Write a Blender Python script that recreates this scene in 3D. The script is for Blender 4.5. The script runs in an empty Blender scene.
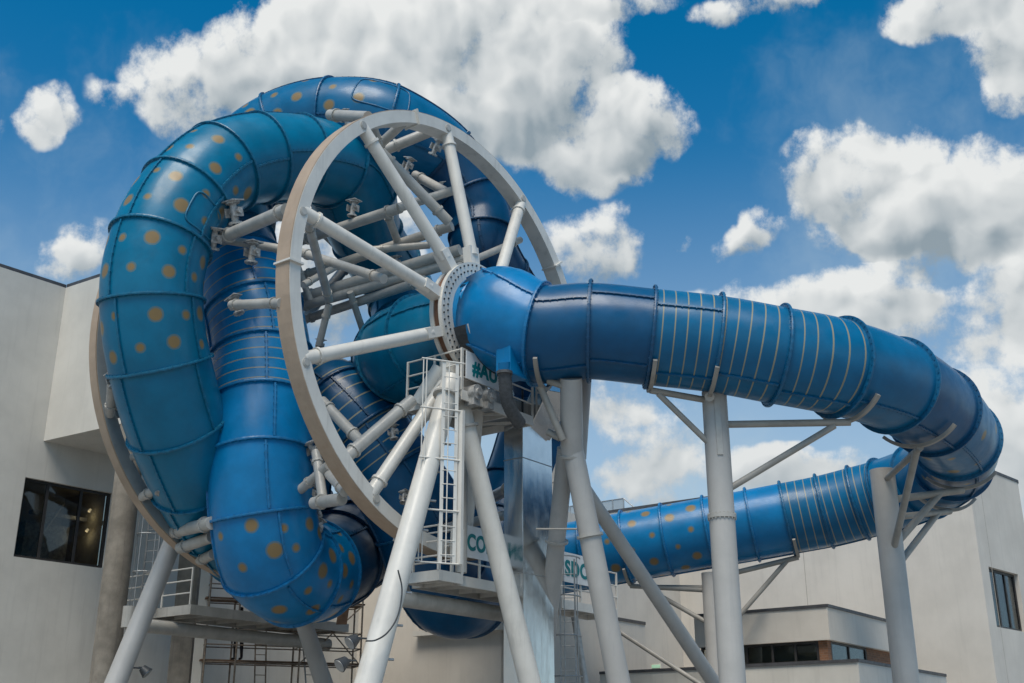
import bpy, math, random
import numpy as np
from mathutils import Vector, Matrix
R = math.radians
random.seed(7)
# ------------------------------------------------------------------ camera, light, exposure
scn = bpy.context.scene
F = 1137.18; PITCH = R(20.0558); EYE = Vector((0, 0, 1.6))
cd = bpy.data.cameras.new('camera'); cam = bpy.data.objects.new('camera', cd); scn.collection.objects.link(cam)
cam.location = EYE; cam.rotation_euler = (R(90)+PITCH, 0, 0)
cd.sensor_width = 36; cd.lens = F*36/1024; cd.clip_end = 5000; cd.clip_start = .1
scn.camera = cam
scn.render.resolution_x = 1024; scn.render.resolution_y = 683
scn.view_settings.view_transform = 'Standard'; scn.view_settings.look = 'None'
scn.view_settings.gamma = 1; scn.view_settings.exposure = 0.45
scn.render.engine = 'CYCLES'; scn.cycles.use_denoising = True; scn.cycles.max_bounces = 6; scn.cycles.diffuse_bounces = 3; scn.cycles.glossy_bounces = 3; scn.cycles.transparent_max_bounces = 6
SUN_EL, SUN_AZ = R(60), R(-168)         # azimuth measured from +Y towards +X
sl = bpy.data.lights.new('sun', 'SUN'); sl.energy = 2.4; sl.angle = R(34); sl.color = (1, .89, .75)
so = bpy.data.objects.new('sun', sl); scn.collection.objects.link(so)
sdir = Vector((math.sin(SUN_AZ)*math.cos(SUN_EL), math.cos(SUN_AZ)*math.cos(SUN_EL), math.sin(SUN_EL)))
so.rotation_euler = sdir.to_track_quat('Z', 'Y').to_euler(); so.location = (0, -20, 60)

def ray(px, py):
    u = (px-512)/F; v = (py-341.5)/F
    return Vector((u, math.cos(PITCH)+v*math.sin(PITCH), math.sin(PITCH)-v*math.cos(PITCH)))
def AT(px, py, d): return EYE + ray(px, py)*d
def ATZ(px, py, z):
    r = ray(px, py); return EYE + r*((z-EYE.z)/r.z)

# world with sky texture and clouds laid out by azimuth and elevation
w = bpy.data.worlds.new('World'); scn.world = w; w.use_nodes = True
class NT:
    def __init__(s, t): s.t = t; s.n = t.nodes; s.l = t.links
    def new(s, ty, **k):
        n = s.n.new(ty)
        for a_, v in k.items(): setattr(n, a_, v)
        return n
    def setin(s, n, i, v):
        if v is None: return
        if isinstance(v, bpy.types.NodeSocket): s.l.new(v, n.inputs[i])
        else: n.inputs[i].default_value = v
    def math(s, op, a_, b_=None, c_=None, clamp=False):
        n = s.new('ShaderNodeMath', operation=op); n.use_clamp = clamp
        s.setin(n, 0, a_); s.setin(n, 1, b_); s.setin(n, 2, c_); return n.outputs[0]
    def vm(s, op, a_, b_=None, scale=None):
        n = s.new('ShaderNodeVectorMath', operation=op); s.setin(n, 0, a_); s.setin(n, 1, b_)
        if scale is not None: s.setin(n, 3, scale)
        return n.outputs['Value'] if op in ('LENGTH', 'DOT_PRODUCT') else n.outputs[0]
    def noise(s, vec, scale, detail=4, rough=.5, dim='3D', dist=0):
        n = s.new('ShaderNodeTexNoise', noise_dimensions=dim); s.setin(n, 'Vector', vec)
        n.inputs['Scale'].default_value = scale; n.inputs['Detail'].default_value = detail
        n.inputs['Roughness'].default_value = rough; n.inputs['Distortion'].default_value = dist
        return n.outputs[0]
    def ss(s, x, lo, hi, a_=0., b_=1.):
        n = s.new('ShaderNodeMapRange', interpolation_type='SMOOTHSTEP'); s.setin(n, 0, x)
        n.inputs[1].default_value = lo; n.inputs[2].default_value = hi
        n.inputs[3].default_value = a_; n.inputs[4].default_value = b_; return n.outputs[0]
    def mix(s, f, a_, b_, blend='MIX'):
        n = s.new('ShaderNodeMix', data_type='RGBA', blend_type=blend)
        s.setin(n, 0, f); s.setin(n, 6, a_); s.setin(n, 7, b_); return n.outputs[2]

def azel(px, py):
    d = ray(px, py).normalized(); return math.atan2(d.x, d.y), math.asin(d.z)
# px, py, rx, ry, weight : outlines of the cumulus masses
BL = [(40,122,26,20,.5),(58,108,24,16,.45),(70,262,34,22,.5),(88,246,26,24,.5),(108,92,24,14,.35),(200,88,75,50,1.0),(280,55,80,60,1.15),(345,45,90,70,1.3),(450,15,130,60,1.35),(470,80,130,75,1.3),
      (560,60,80,60,1.25),(560,120,85,60,1.15),(638,125,62,48,1.15),(600,165,60,30,.7),(600,5,90,16,.7),(760,2,75,22,.8),
      (593,248,56,42,1.0),(680,243,16,16,.55),(740,244,30,17,.55),(764,224,26,22,.55),
      (838,172,60,50,1.05),(895,188,72,56,1.1),(950,222,88,44,1.05),(1005,182,52,46,1.1),(880,228,70,28,.8),
      (950,5,70,30,1.0),(1010,20,60,55,1.0),(1010,95,24,30,.6),
      (760,303,85,24,.72),(850,300,90,32,.9),(940,325,105,40,.85),(1010,410,70,70,.85),(1020,480,60,60,.8),
      (620,440,95,52,.62),(700,485,140,34,.7),(790,470,70,26,.8),(600,385,60,46,.55),(640,320,50,26,.4),
      (340,250,80,110,1.0),(-130,200,90,60,.8),(1130,250,140,90,1.1),(1200,60,120,90,1.0),(-140,90,120,90,1.0),
      (500,-130,260,90,1.0),(100,-170,160,70,.8),(900,-190,160,80,.9)]
W_ = NT(w.node_tree); W_.n.clear()
tc = W_.new('ShaderNodeTexCoord'); sx = W_.new('ShaderNodeSeparateXYZ'); W_.l.new(tc.outputs['Generated'], sx.inputs[0])
az = W_.math('ARCTAN2', sx.outputs[0], sx.outputs[1]); el = W_.math('ARCSINE', sx.outputs[2])
cx = W_.new('ShaderNodeCombineXYZ'); W_.l.new(az, cx.inputs[0]); W_.l.new(el, cx.inputs[1])
V = cx.outputs[0]
warp = W_.new('ShaderNodeTexNoise', noise_dimensions='2D'); W_.l.new(V, warp.inputs['Vector']); warp.inputs['Scale'].default_value = 14; warp.inputs['Detail'].default_value = 4
P_ = W_.vm('ADD', V, W_.vm('SCALE', W_.vm('SUBTRACT', warp.outputs['Color'], (.5, .5, .5)), scale=.035))
acc = None; tilt = None
for (px, py, rx, ry, wt) in BL:
    a0, e0 = azel(px, py)
    v = W_.vm('MULTIPLY', W_.vm('SUBTRACT', P_, (a0, e0, 0)), (F/rx, F/ry, 0))
    l = W_.vm('DOT_PRODUCT', v, v)
    m = W_.math('MULTIPLY', W_.math('SUBTRACT', 1.35, l, clamp=True), wt)
    acc = m if acc is None else W_.math('ADD', acc, m)
    t_ = W_.math('MULTIPLY', W_.vm('DOT_PRODUCT', v, (-.25, 1., 0)), m)
    tilt = t_ if tilt is None else W_.math('ADD', tilt, t_)
side = W_.math('DIVIDE', tilt, W_.math('ADD', acc, .25))
acc = W_.math('MINIMUM', acc, 1.5)
def puffs(vec, layers):
    r = None
    for sc, wt in layers:
        vo = W_.new('ShaderNodeTexVoronoi', voronoi_dimensions='2D', feature='SMOOTH_F1'); W_.l.new(vec, vo.inputs['Vector'])
        vo.inputs['Scale'].default_value = sc; vo.inputs['Smoothness'].default_value = .5
        t_ = W_.math('MULTIPLY', W_.math('SUBTRACT', .42, vo.outputs['Distance']), wt*2)
        r = t_ if r is None else W_.math('ADD', r, t_)
    return r
Lr_ = ((12, .5), (28, .27), (62, .15))
n0, n1_ = puffs(P_, Lr_), puffs(W_.vm('ADD', P_, (-.010, .016, 0)), Lr_)
fine = W_.noise(V, 26, 12, .68, '2D'); broad = W_.noise(V, 6, 4, .55, '2D')
d0 = W_.math('ADD', acc, W_.math('MULTIPLY', n0, .9))
d0 = W_.math('ADD', d0, W_.math('MULTIPLY', W_.math('SUBTRACT', broad, .5), 1.6))
d0 = W_.math('ADD', d0, W_.math('MULTIPLY', W_.math('SUBTRACT', fine, .5), 2.0))
sky = W_.new('ShaderNodeTexSky', sky_type='NISHITA'); sky.sun_disc = False
sky.sun_elevation = SUN_EL; sky.sun_rotation = SUN_AZ; sky.air_density = 1.0; sky.dust_density = .4; sky.ozone_density = 3
tint = W_.mix(W_.ss(el, R(4), R(38)), (.72, .98, 1.12, 1), (.01, .77, 1.02, 1))
skc = W_.mix(1., sky.outputs[0], tint, 'MULTIPLY')
mask = W_.math('MULTIPLY', W_.ss(d0, .15, 1.0), W_.ss(acc, .0, .3))
thin = W_.math('MULTIPLY', W_.ss(el, R(31), R(9)), .62)
veil = W_.math('MULTIPLY', W_.ss(W_.noise(P_, 4, 6, .6, '2D'), .42, .75), .28)
hz = W_.mix(W_.math('ADD', thin, veil), skc, (3.9, 4.9, 5.5, 1))
relief = W_.math('MULTIPLY', W_.math('SUBTRACT', n0, n1_), .75)
lit = W_.math('ADD', W_.math('MULTIPLY', side, .85), .70)
lit = W_.math('ADD', lit, relief)
lit = W_.math('SUBTRACT', lit, W_.math('MULTIPLY', W_.ss(d0, .9, 2.6), .30))
lit = W_.math('ADD', lit, W_.math('MULTIPLY', W_.math('SUBTRACT', broad, .5), .9))
lit = W_.math('ADD', lit, W_.math('MULTIPLY', W_.math('SUBTRACT', fine, .5), .6), clamp=True)
lit = W_.math('ADD', W_.math('MULTIPLY', W_.math('SUBTRACT', lit, .65), W_.ss(el, R(6), R(24), .5, 1.)), .65)
ccol = W_.mix(lit, (2.3, 2.85, 3.25, 1), (6.7, 6.85, 6.8, 1))
fin = W_.mix(mask, hz, ccol)
bg = W_.new('ShaderNodeBackground'); W_.l.new(fin, bg.inputs[0]); bg.inputs[1].default_value = .088
w.cycles.sampling_method = 'MANUAL'; w.cycles.sample_map_resolution = 512
wo = W_.new('ShaderNodeOutputWorld'); W_.l.new(bg.outputs[0], wo.inputs[0])

# ------------------------------------------------------------------ wheel frame of reference
C = Vector((-1.414, 28.546, 12.365)); TH = R(36.86)
A = Vector((math.cos(TH), -math.sin(TH), 0)); B = Vector((math.sin(TH), math.cos(TH), 0)); Z = Vector((0, 0, 1))
def W(s, b, z): return C + A*s + B*b + Z*z
def WP(s, r, deg): return W(s, r*math.cos(R(deg)), r*math.sin(R(deg)))
def PL(px, py, s):
    c = C + A*s; r = ray(px, py); return EYE + r*(((c-EYE).dot(A))/r.dot(A))

# ------------------------------------------------------------------ materials
def mat(name, col, rough=.5, metal=0., var=.12, vscale=3., bump=0., bscale=30., coat=0., streak=0., dirt=None):
    m = bpy.data.materials.new(name); m.use_nodes = True; N = NT(m.node_tree)
    p = N.n['Principled BSDF']; tc = N.new('ShaderNodeTexCoord'); ob = tc.outputs['Object']
    p.inputs['Metallic'].default_value = metal; p.inputs['Roughness'].default_value = rough
    p.inputs['Coat Weight'].default_value = coat; p.inputs['Coat Roughness'].default_value = .12
    c = tuple(col)+(1,)
    n1 = N.noise(ob, vscale, 6, .6)
    out = N.mix(N.ss(n1, .3, .7), tuple(x*(1-var) for x in col)+(1,), tuple(min(1, x*(1+var)) for x in col)+(1,))
    if streak:
        mp = N.new('ShaderNodeMapping'); N.l.new(ob, mp.inputs[0]); mp.inputs['Scale'].default_value = (2.2, 2.2, .12)
        n2 = N.noise(mp.outputs[0], 2.5, 6, .65)
        out = N.mix(N.math('MULTIPLY', N.ss(n2, .5, .75), streak), out, (dirt or tuple(x*.55 for x in col))+(1,))
    N.l.new(out, p.inputs['Base Color'])
    rr = N.ss(N.noise(ob, vscale*2.3, 5, .6), .3, .7, max(.02, rough-.08), min(1, rough+.1)); N.l.new(rr, p.inputs['Roughness'])
    if bump:
        bp = N.new('ShaderNodeBump'); bp.inputs['Strength'].default_value = bump; bp.inputs['Distance'].default_value = .02
        N.l.new(N.noise(ob, bscale, 5, .6), bp.inputs['Height']); N.l.new(bp.outputs[0], p.inputs['Normal'])
    return m
def tube_mat(name, col, kind):
    m = bpy.data.materials.new(name); m.use_nodes = True; N = NT(m.node_tree); p = N.n['Principled BSDF']
    tc = N.new('ShaderNodeTexCoord'); uv = tc.outputs['UV']; ob = tc.outputs['Object']
    n1 = N.noise(ob, 1.3, 5, .6)
    out = N.mix(N.ss(n1, .3, .7), tuple(x*.86 for x in col)+(1,), tuple(x*1.1 for x in col)+(1,))
    # faint weathering streaks along the gelcoat
    mp = N.new('ShaderNodeMapping'); N.l.new(ob, mp.inputs[0]); mp.inputs['Scale'].default_value = (3, 3, .5)
    out = N.mix(N.math('MULTIPLY', N.ss(N.noise(mp.outputs[0], 3, 7, .7), .58, .8), .13), out, (.12, .17, .2, 1))
    if kind == 'dots':
        at_ = N.new('ShaderNodeAttribute', attribute_name='dot_centre'); ar_ = N.new('ShaderNodeAttribute', attribute_name='dot_radius')
        wob = N.math('MULTIPLY', N.math('SUBTRACT', N.noise(ob, 9, 3), .5), .03)
        rel = N.math('ADD', N.math('SUBTRACT', ar_.outputs['Fac'], N.vm('LENGTH', N.vm('SUBTRACT', ob, at_.outputs['Vector']))), wob)
        out = N.mix(N.math('MULTIPLY', N.ss(rel, -.004, .006), .7), out, (.14, .18, .16, 1))
        out = N.mix(N.math('MULTIPLY', N.ss(rel, .03, .065), .9), out, (.27, .17, .06, 1))
    if kind == 'stripes':
        sp = N.new('ShaderNodeSeparateXYZ'); N.l.new(uv, sp.inputs[0])
        fr = N.math('FRACT', N.math('ADD', N.math('DIVIDE', sp.outputs[0], .30), .35))
        k = N.math('ABSOLUTE', N.math('SUBTRACT', fr, .5))
        out = N.mix(N.ss(k, .062, .045), out, (.27, .26, .19, 1))
    N.l.new(out, p.inputs['Base Color'])
    N.l.new(N.ss(N.noise(ob, 2.5, 5, .6), .3, .7, .29, .44), p.inputs['Roughness'])
    p.inputs['Coat Weight'].default_value = .14; p.inputs['Coat Roughness'].default_value = .16; p.inputs['Specular IOR Level'].default_value = .34
    bp = N.new('ShaderNodeBump'); bp.inputs['Strength'].default_value = .25; bp.inputs['Distance'].default_value = .02
    N.l.new(N.noise(ob, 1.6, 3, .5), bp.inputs['Height']); N.l.new(bp.outputs[0], p.inputs['Normal'])
    return m
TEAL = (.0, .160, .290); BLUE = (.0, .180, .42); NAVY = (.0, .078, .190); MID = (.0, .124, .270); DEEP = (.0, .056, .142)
TM = {}
for nm, c in dict(teal=TEAL, blue=BLUE, navy=NAVY, mid=MID, deep=DEEP).items():
    for k in ('plain', 'dots', 'stripes'): TM[nm, k] = tube_mat('gelcoat_%s_%s' % (nm, k), c, k)
MF = {nm: mat('flange_'+nm, tuple(x*.85+.004 for x in c), .4, 0, .2, 8) for nm, c in dict(teal=TEAL, blue=BLUE, navy=NAVY, mid=MID, deep=DEEP).items()}
M_white = mat('white_paint', (.68, .655, .60), .38, 0, .07, 1.5, 0, 30, .15, .35, (.36, .34, .30))
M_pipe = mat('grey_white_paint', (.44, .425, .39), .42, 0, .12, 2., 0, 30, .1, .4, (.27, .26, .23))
M_col = mat('column_paint', (.46, .445, .42), .45, 0, .06, 1.2, 0, 30, 0, .35, (.33, .33, .33))
M_tan = mat('rusty_tan_track', (.42, .32, .235), .65, 0, .09, 1.5, .05, 40, 0, .3, (.30, .19, .12))
M_brown = mat('brown_track', (.17, .085, .05), .75, 0, .2, 4.)
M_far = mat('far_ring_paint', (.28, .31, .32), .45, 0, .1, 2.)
M_steel = mat('galvanised_steel', (.40, .41, .41), .45, .6, .15, 6.)
M_arm = mat('warm_grey_paint', (.34, .32, .285), .5, 0, .12, 2.)
M_dark = mat('dark_metal', (.05, .055, .06), .5, .3, .2, 6.)
M_gear = mat('machinery', (.42, .415, .40), .5, .3, .35, 9.)
M_chrome = None
def chrome():
    m = bpy.data.materials.new('polished_duct'); m.use_nodes = True; N = NT(m.node_tree); p = N.n['Principled BSDF']
    tc = N.new('ShaderNodeTexCoord'); ob = tc.outputs['Object']
    p.inputs['Metallic'].default_value = 1; p.inputs['Roughness'].default_value = .13
    N.l.new(N.mix(N.ss(N.noise(ob, 2, 6, .6), .3, .7), (.74, .74, .73, 1), (.80, .80, .79, 1)), p.inputs['Base Color'])
    N.l.new(N.ss(N.noise(ob, 3, 5, .6), .3, .75, .15, .22), p.inputs['Roughness'])
    bp = N.new('ShaderNodeBump'); bp.inputs['Strength'].default_value = .25; bp.inputs['Distance'].default_value = .03
    mp = N.new('ShaderNodeMapping'); N.l.new(ob, mp.inputs[0]); mp.inputs['Scale'].default_value = (1.8, 1.8, .35)
    N.l.new(N.noise(mp.outputs[0], 1.5, 3, .5), bp.inputs['Height']); N.l.new(bp.outputs[0], p.inputs['Normal'])
    return m
M_chrome = chrome()
M_hose = mat('black_hose', (.07, .075, .08), .6, 0, .25, 12.)
M_plaster = mat('grey_plaster', (.61, .585, .53), .85, 0, .07, .6, .15, 60, 0, .22, (.36, .34, .31))
M_plaster2 = mat('cream_plaster', (.63, .585, .52), .88, 0, .07, .5, .15, 60, 0, .2, (.40, .37, .33))
M_trim = mat('dark_roof_trim', (.08, .08, .085), .5, .2, .2, 3.)
M_conc = mat('raw_concrete', (.24, .215, .18), .9, 0, .25, 1.6, .5, 14, 0, .5, (.11, .10, .09))
M_frame = mat('window_frame', (.035, .033, .032), .45, .1, .2, 4.)
M_room = mat('dim_room', (.5, .45, .34), .9)
M_ground = mat('ground_concrete', (.26, .25, .235), .9, 0, .15, .3, .3, 20)
M_sign = mat('sign_white', (.74, .76, .76), .5, 0, .05, 3.)
M_letter = mat('sign_teal', (.0, .20, .22), .5, 0, .08, 5.)
M_wood = mat('scaffold_board', (.16, .10, .065), .85, 0, .3, 5.)
M_scaf = mat('scaffold_steel', (.26, .21, .165), .6, .3, .35, 7.)
def brick():
    m = bpy.data.materials.new('brown_brick'); m.use_nodes = True; N = NT(m.node_tree); p = N.n['Principled BSDF']
    tc = N.new('ShaderNodeTexCoord'); b_ = N.new('ShaderNodeTexBrick'); N.l.new(tc.outputs['UV'], b_.inputs[0])
    b_.inputs['Color1'].default_value = (.26, .12, .06, 1); b_.inputs['Color2'].default_value = (.16, .075, .04, 1); b_.inputs['Mortar'].default_value = (.22, .17, .13, 1)
    b_.inputs['Scale'].default_value = 3.2; b_.inputs['Mortar Size'].default_value = .015
    N.l.new(b_.outputs[0], p.inputs['Base Color']); p.inputs['Roughness'].default_value = .9; return m
M_brick = brick()
def glass():
    m = bpy.data.materials.new('window_glass'); m.use_nodes = True; N = NT(m.node_tree)
    N.n.clear(); o = N.new('ShaderNodeOutputMaterial'); mx = N.new('ShaderNodeMixShader')
    t = N.new('ShaderNodeBsdfTransparent'); t.inputs[0].default_value = (.62, .63, .6, 1)
    gl = N.new('ShaderNodeBsdfGlossy'); gl.inputs['Roughness'].default_value = .03; gl.inputs[0].default_value = (.9, .95, 1, 1)
    fr = N.new('ShaderNodeFresnel'); fr.inputs[0].default_value = 1.6
    tc = N.new('ShaderNodeTexCoord'); bp = N.new('ShaderNodeBump'); bp.inputs['Strength'].default_value = .15
    N.l.new(N.noise(tc.outputs['Object'], .8, 2), bp.inputs['Height']); N.l.new(bp.outputs[0], gl.inputs['Normal'])
    N.l.new(N.math('MULTIPLY', fr.outputs[0], .85), mx.inputs[0]); N.l.new(t.outputs[0], mx.inputs[1]); N.l.new(gl.outputs[0], mx.inputs[2])
    N.l.new(mx.outputs[0], o.inputs[0]); return m
M_glass = glass()
def emis(name, col, st):
    m = bpy.data.materials.new(name); m.use_nodes = True; p = m.node_tree.nodes['Principled BSDF']
    p.inputs['Emission Color'].default_value = col+(1,); p.inputs['Emission Strength'].default_value = st; p.inputs['Base Color'].default_value = col+(1,); return m
M_lamp = emis('warm_lamp', (1, .8, .5), .7); M_exit = emis('green_lamp', (.45, .75, .55), .12)

# ------------------------------------------------------------------ mesh helpers
class MB:
    def __init__(s): s.v = []; s.f = []; s.sm = []; s.uv = {}
    def add(s, vs, fs, smooth=False):
        o = len(s.v); s.v += [tuple(x) for x in vs]
        for f in fs: s.f.append(tuple(i+o for i in f)); s.sm.append(smooth)
        return s
    def pipe(s, p, q, r, r2=None, n=16, caps=True):
        p = Vector(p); q = Vector(q); r2 = r if r2 is None else r2
        t = (q-p).normalized(); up = Z if abs(t.z) < .95 else Vector((1, 0, 0))
        u = t.cross(up).normalized(); v = t.cross(u)
        vs = []
        for c, rr in ((p, r), (q, r2)):
            for i in range(n):
                an = 2*math.pi*i/n; vs.append(c+u*math.cos(an)*rr+v*math.sin(an)*rr)
        s.add(vs, [(i, (i+1) % n, n+(i+1) % n, n+i) for i in range(n)], True)
        if caps: s.add(vs[:n], [tuple(range(n-1, -1, -1))]); s.add(vs[n:], [tuple(range(n))])
        return s
    def path(s, pts, r, n=8):
        for i in range(len(pts)-1): s.pipe(pts[i], pts[i+1], r, n=n)
        return s
    def box(s, o, x, y, z):
        """box from corner o with edge vectors x,y,z"""
        o, x, y, z = map(Vector, (o, x, y, z))
        vs = [o, o+x, o+x+y, o+y, o+z, o+x+z, o+x+y+z, o+y+z]
        fs = [(0, 3, 2, 1), (4, 5, 6, 7), (0, 1, 5, 4), (1, 2, 6, 5), (2, 3, 7, 6), (3, 0, 4, 7)]
        if x.cross(y).dot(z) < 0: fs = [tuple(reversed(f)) for f in fs]
        return s.add(vs, fs)
    def beam(s, p, q, wd, ht):
        p = Vector(p); q = Vector(q); t = (q-p); up = Z if abs(t.normalized().z) < .95 else A
        u = t.cross(up).normalized(); v = u.cross(t).normalized()
        return s.box(p-u*wd/2-v*ht/2, t, u*wd, v*ht)
    def build(s, name, m, parent=None, bevel=0., label=None):
        me = bpy.data.meshes.new(name); base = Vector((0, 0, 0))
        if parent is not None:
            pr = parent
            while pr is not None: base = base + pr.location; pr = pr.parent
            me.from_pydata([Vector(v)-base for v in s.v], [], s.f)
            o = bpy.data.objects.new(name, me)
        else:
            vv = np.array(s.v); c = Vector(((vv[:, 0].min()+vv[:, 0].max())/2, (vv[:, 1].min()+vv[:, 1].max())/2, vv[:, 2].min()))
            me.from_pydata([Vector(v)-c for v in s.v], [], s.f)
            o = bpy.data.objects.new(name, me); o.location = c
        me.polygons.foreach_set('use_smooth', s.sm)
        if s.uv.get('on'):
            ul = me.uv_layers.new(name='UVMap')
            for pl_ in me.polygons:
                for li, vi in zip(pl_.loop_indices, pl_.vertices): ul.data[li].uv = s.uv['c'][pl_.index][list(pl_.vertices).index(vi)]
        dots = getattr(s, 'dots', None)
        if dots:
            cs = np.array([list(Vector(c)-base) for c, _ in dots]); rs = np.array([r for _, r in dots])
            fc = np.array([list(p_.center) for p_ in me.polygons])
            k = np.argmin(np.linalg.norm(fc[:, None, :]-cs[None], axis=2)-rs[None], axis=1)
            at_ = me.attributes.new('dot_centre', 'FLOAT_VECTOR', 'FACE'); at_.data.foreach_set('vector', cs[k].astype(np.float32).ravel())
            at2 = me.attributes.new('dot_radius', 'FLOAT', 'FACE'); at2.data.foreach_set('value', rs[k].astype(np.float32))
        me.materials.append(m); scn.collection.objects.link(o)
        if parent is not None: o.parent = parent
        if bevel:
            b_ = o.modifiers.new('bevel', 'BEVEL'); b_.width = bevel; b_.segments = 2; b_.limit_method = 'ANGLE'
        if label: o['label'] = label
        return o
def thing(name, loc, label, cat, group=None, kind=None):
    o = bpy.data.objects.new(name, None); scn.collection.objects.link(o); o.location = loc
    o['label'] = label; o['category'] = cat
    if group: o['group'] = group
    return o
def tag(o, label, cat, group=None):
    o['label'] = label; o['category'] = cat
    if group: o['group'] = group
    return o

def catmull(P, k):
    P = [Vector(p) for p in P]; out = []; par = []
    E_ = [P[0]*2-P[1]]+P+[P[-1]*2-P[-2]]
    for i in range(1, len(E_)-2):
        p0, p1, p2, p3 = E_[i-1:i+3]
        for j in range(k):
            t = j/k
            out.append(.5*((2*p1)+(p2-p0)*t+(2*p0-5*p1+4*p2-p3)*t*t+(3*p1-p0-3*p2+p3)*t**3)); par.append(i-1+t)
    out.append(P[-1]); par.append(len(P)-1); return out, par
NS = 48
class Sweep:
    def __init__(s, pts, rad, k=14, up=Z, twist=0):
        s.p, s.par = catmull(pts, k); n = len(s.p)
        s.r = np.interp(s.par, range(len(rad)), rad)
        s.t = [(s.p[min(i+1, n-1)]-s.p[max(i-1, 0)]).normalized() for i in range(n)]
        s.L = [0]
        for i in range(1, n): s.L.append(s.L[-1]+(s.p[i]-s.p[i-1]).length)
        u = (up - s.t[0]*up.dot(s.t[0])).normalized(); s.u = [u]
        for i in range(1, n):
            u = (u - s.t[i]*u.dot(s.t[i])).normalized(); s.u.append(u)
        s.w = [s.t[i].cross(s.u[i]) for i in range(n)]
    def at(s, L):
        i = int(np.searchsorted(s.L, L)); i = max(1, min(i, len(s.L)-1)); f = (L-s.L[i-1])/max(1e-6, s.L[i]-s.L[i-1])
        return s.p[i-1].lerp(s.p[i], f), s.t[i-1].lerp(s.t[i], f).normalized(), s.u[i-1].lerp(s.u[i], f).normalized(), s.r[i-1]*(1-f)+s.r[i]*f
    def ring(s, L, r, n=NS):
        p, t, u, _ = s.at(L); v = t.cross(u)
        return [p+u*math.cos(2*math.pi*j/n)*r+v*math.sin(2*math.pi*j/n)*r for j in range(n)]
    def wall(s, L0, L1, voff=0, dots=False):
        m = MB(); k = max(2, int((L1-L0)/.16)); rows = []; Ls = [L0+(L1-L0)*i/k for i in range(k+1)]
        uvs = []
        vs = []
        for L in Ls: vs += s.ring(L, s.at(L)[3])
        fs = []
        for i in range(k):
            for j in range(NS):
                j2 = (j+1) % NS; fs.append((i*NS+j, i*NS+j2, (i+1)*NS+j2, (i+1)*NS+j))
                rr = 1.35*2*math.pi/NS
                uvs.append([(Ls[i], j*rr+voff), (Ls[i], (j+1)*rr+voff), (Ls[i+1], (j+1)*rr+voff), (Ls[i+1], j*rr+voff)])
        m.add(vs, fs, True); m.uv = {'on': 1, 'c': uvs}
        if dots:
            m.dots = []; rnd = random.Random(int(L0*100)); na = 10 if s.r[-1] > 1.3 else 8
            for row, f_ in enumerate((.30, .72)):
                for j in range(na):
                    L = L0+(L1-L0)*f_+rnd.uniform(-.1, .1); p, t, u, r = s.at(L); v = t.cross(u)
                    an = 2*math.pi*(j+.5*row)/na+rnd.uniform(-.12, .12); big = (j+row) % 2 == 0
                    m.dots.append((p+(u*math.cos(an)+v*math.sin(an))*r, ((.21 if big else .135) if na == 10 else (.19 if big else .12))*rnd.uniform(.9, 1.08)))
        return m
    def flange(s, L, h=.075, th=.032, bolts=True):
        m = MB(); r = s.at(L)[3]
        prof = [(-th, r-.01), (-th, r+h), (0, r+h+.006), (th, r+h), (th, r-.01)]
        vs = []
        p, t, u, _ = s.at(L); v = t.cross(u)
        for (dx, rr) in prof:
            for j in range(NS):
                an = 2*math.pi*j/NS; vs.append(p+t*dx+(u*math.cos(an)+v*math.sin(an))*rr)
        fs = [(i*NS+j, i*NS+(j+1) % NS, (i+1)*NS+(j+1) % NS, (i+1)*NS+j) for i in range(4) for j in range(NS)]
        m.add(vs, fs, False)
        if bolts:
            nb = 44
            for j in range(nb):
                an = 2*math.pi*j/nb; c = p+(u*math.cos(an)+v*math.sin(an))*(r+h*.62)
                rd = u*math.cos(an)+v*math.sin(an); tg = t.cross(rd)
                m.box(c-t*(th+.02)-rd*.014-tg*.014, t*(2*th+.04), rd*.028, tg*.028)
        return m
    def seam(s, L0, L1, deg, h=.055):
        m = MB(); k = max(2, int((L1-L0)/.2)); vs = []
        for i in range(k+1):
            L = L0+(L1-L0)*i/k; p, t, u, r = s.at(L); v = t.cross(u); an = R(deg)
            rd = u*math.cos(an)+v*math.sin(an); tg = t.cross(rd); c = p+rd*(r-.01)
            vs += [c-tg*.025, c-tg*.025+rd*h, c+tg*.025+rd*h, c+tg*.025]
        fs = []
        for i in range(k):
            for j in range(3): fs.append((i*4+j, i*4+j+1, i*4+4+j+1, i*4+4+j))
        m.add(vs, fs)
        nb = int((L1-L0)/.16)
        for i in range(nb):
            L = L0+(i+.5)*(L1-L0)/nb; p, t, u, r = s.at(L); v = t.cross(u); an = R(deg)
            rd = u*math.cos(an)+v*math.sin(an); tg = t.cross(rd); c = p+rd*(r+h*.6)
            m.box(c-tg*.048-rd*.012-t*.012, tg*.096, rd*.024, t*.024)
        return m
def build_tube(parent, sw, bounds, kinds, seams, name='tube_section', bolts=True, fh=.075):
    for i in range(len(bounds)-1):
        nm, kd = kinds[i % len(kinds)]
        o = sw.wall(bounds[i], bounds[i+1], voff=i*.37, dots=kd == 'dots').build(name, TM[nm, kd], parent)
        sw.flange(bounds[i+1] if i < len(bounds)-2 else bounds[i+1]-.03, h=fh, bolts=bolts).build('flange', MF[nm], o)
        for dg in (seams(i) if callable(seams) else seams): sw.seam(bounds[i]+.05, bounds[i+1]-.05, dg+(0 if i % 2 == 0 else 9)).build('seam_rib', MF[nm], o)

# ------------------------------------------------------------------ setting: ground
gm = MB(); gm.add([(-600, -300, 0), (600, -300, 0), (600, 1500, 0), (-600, 1500, 0)], [(0, 1, 2, 3)])
go_ = gm.build('ground', M_ground); go_['kind'] = 'structure'

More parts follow.
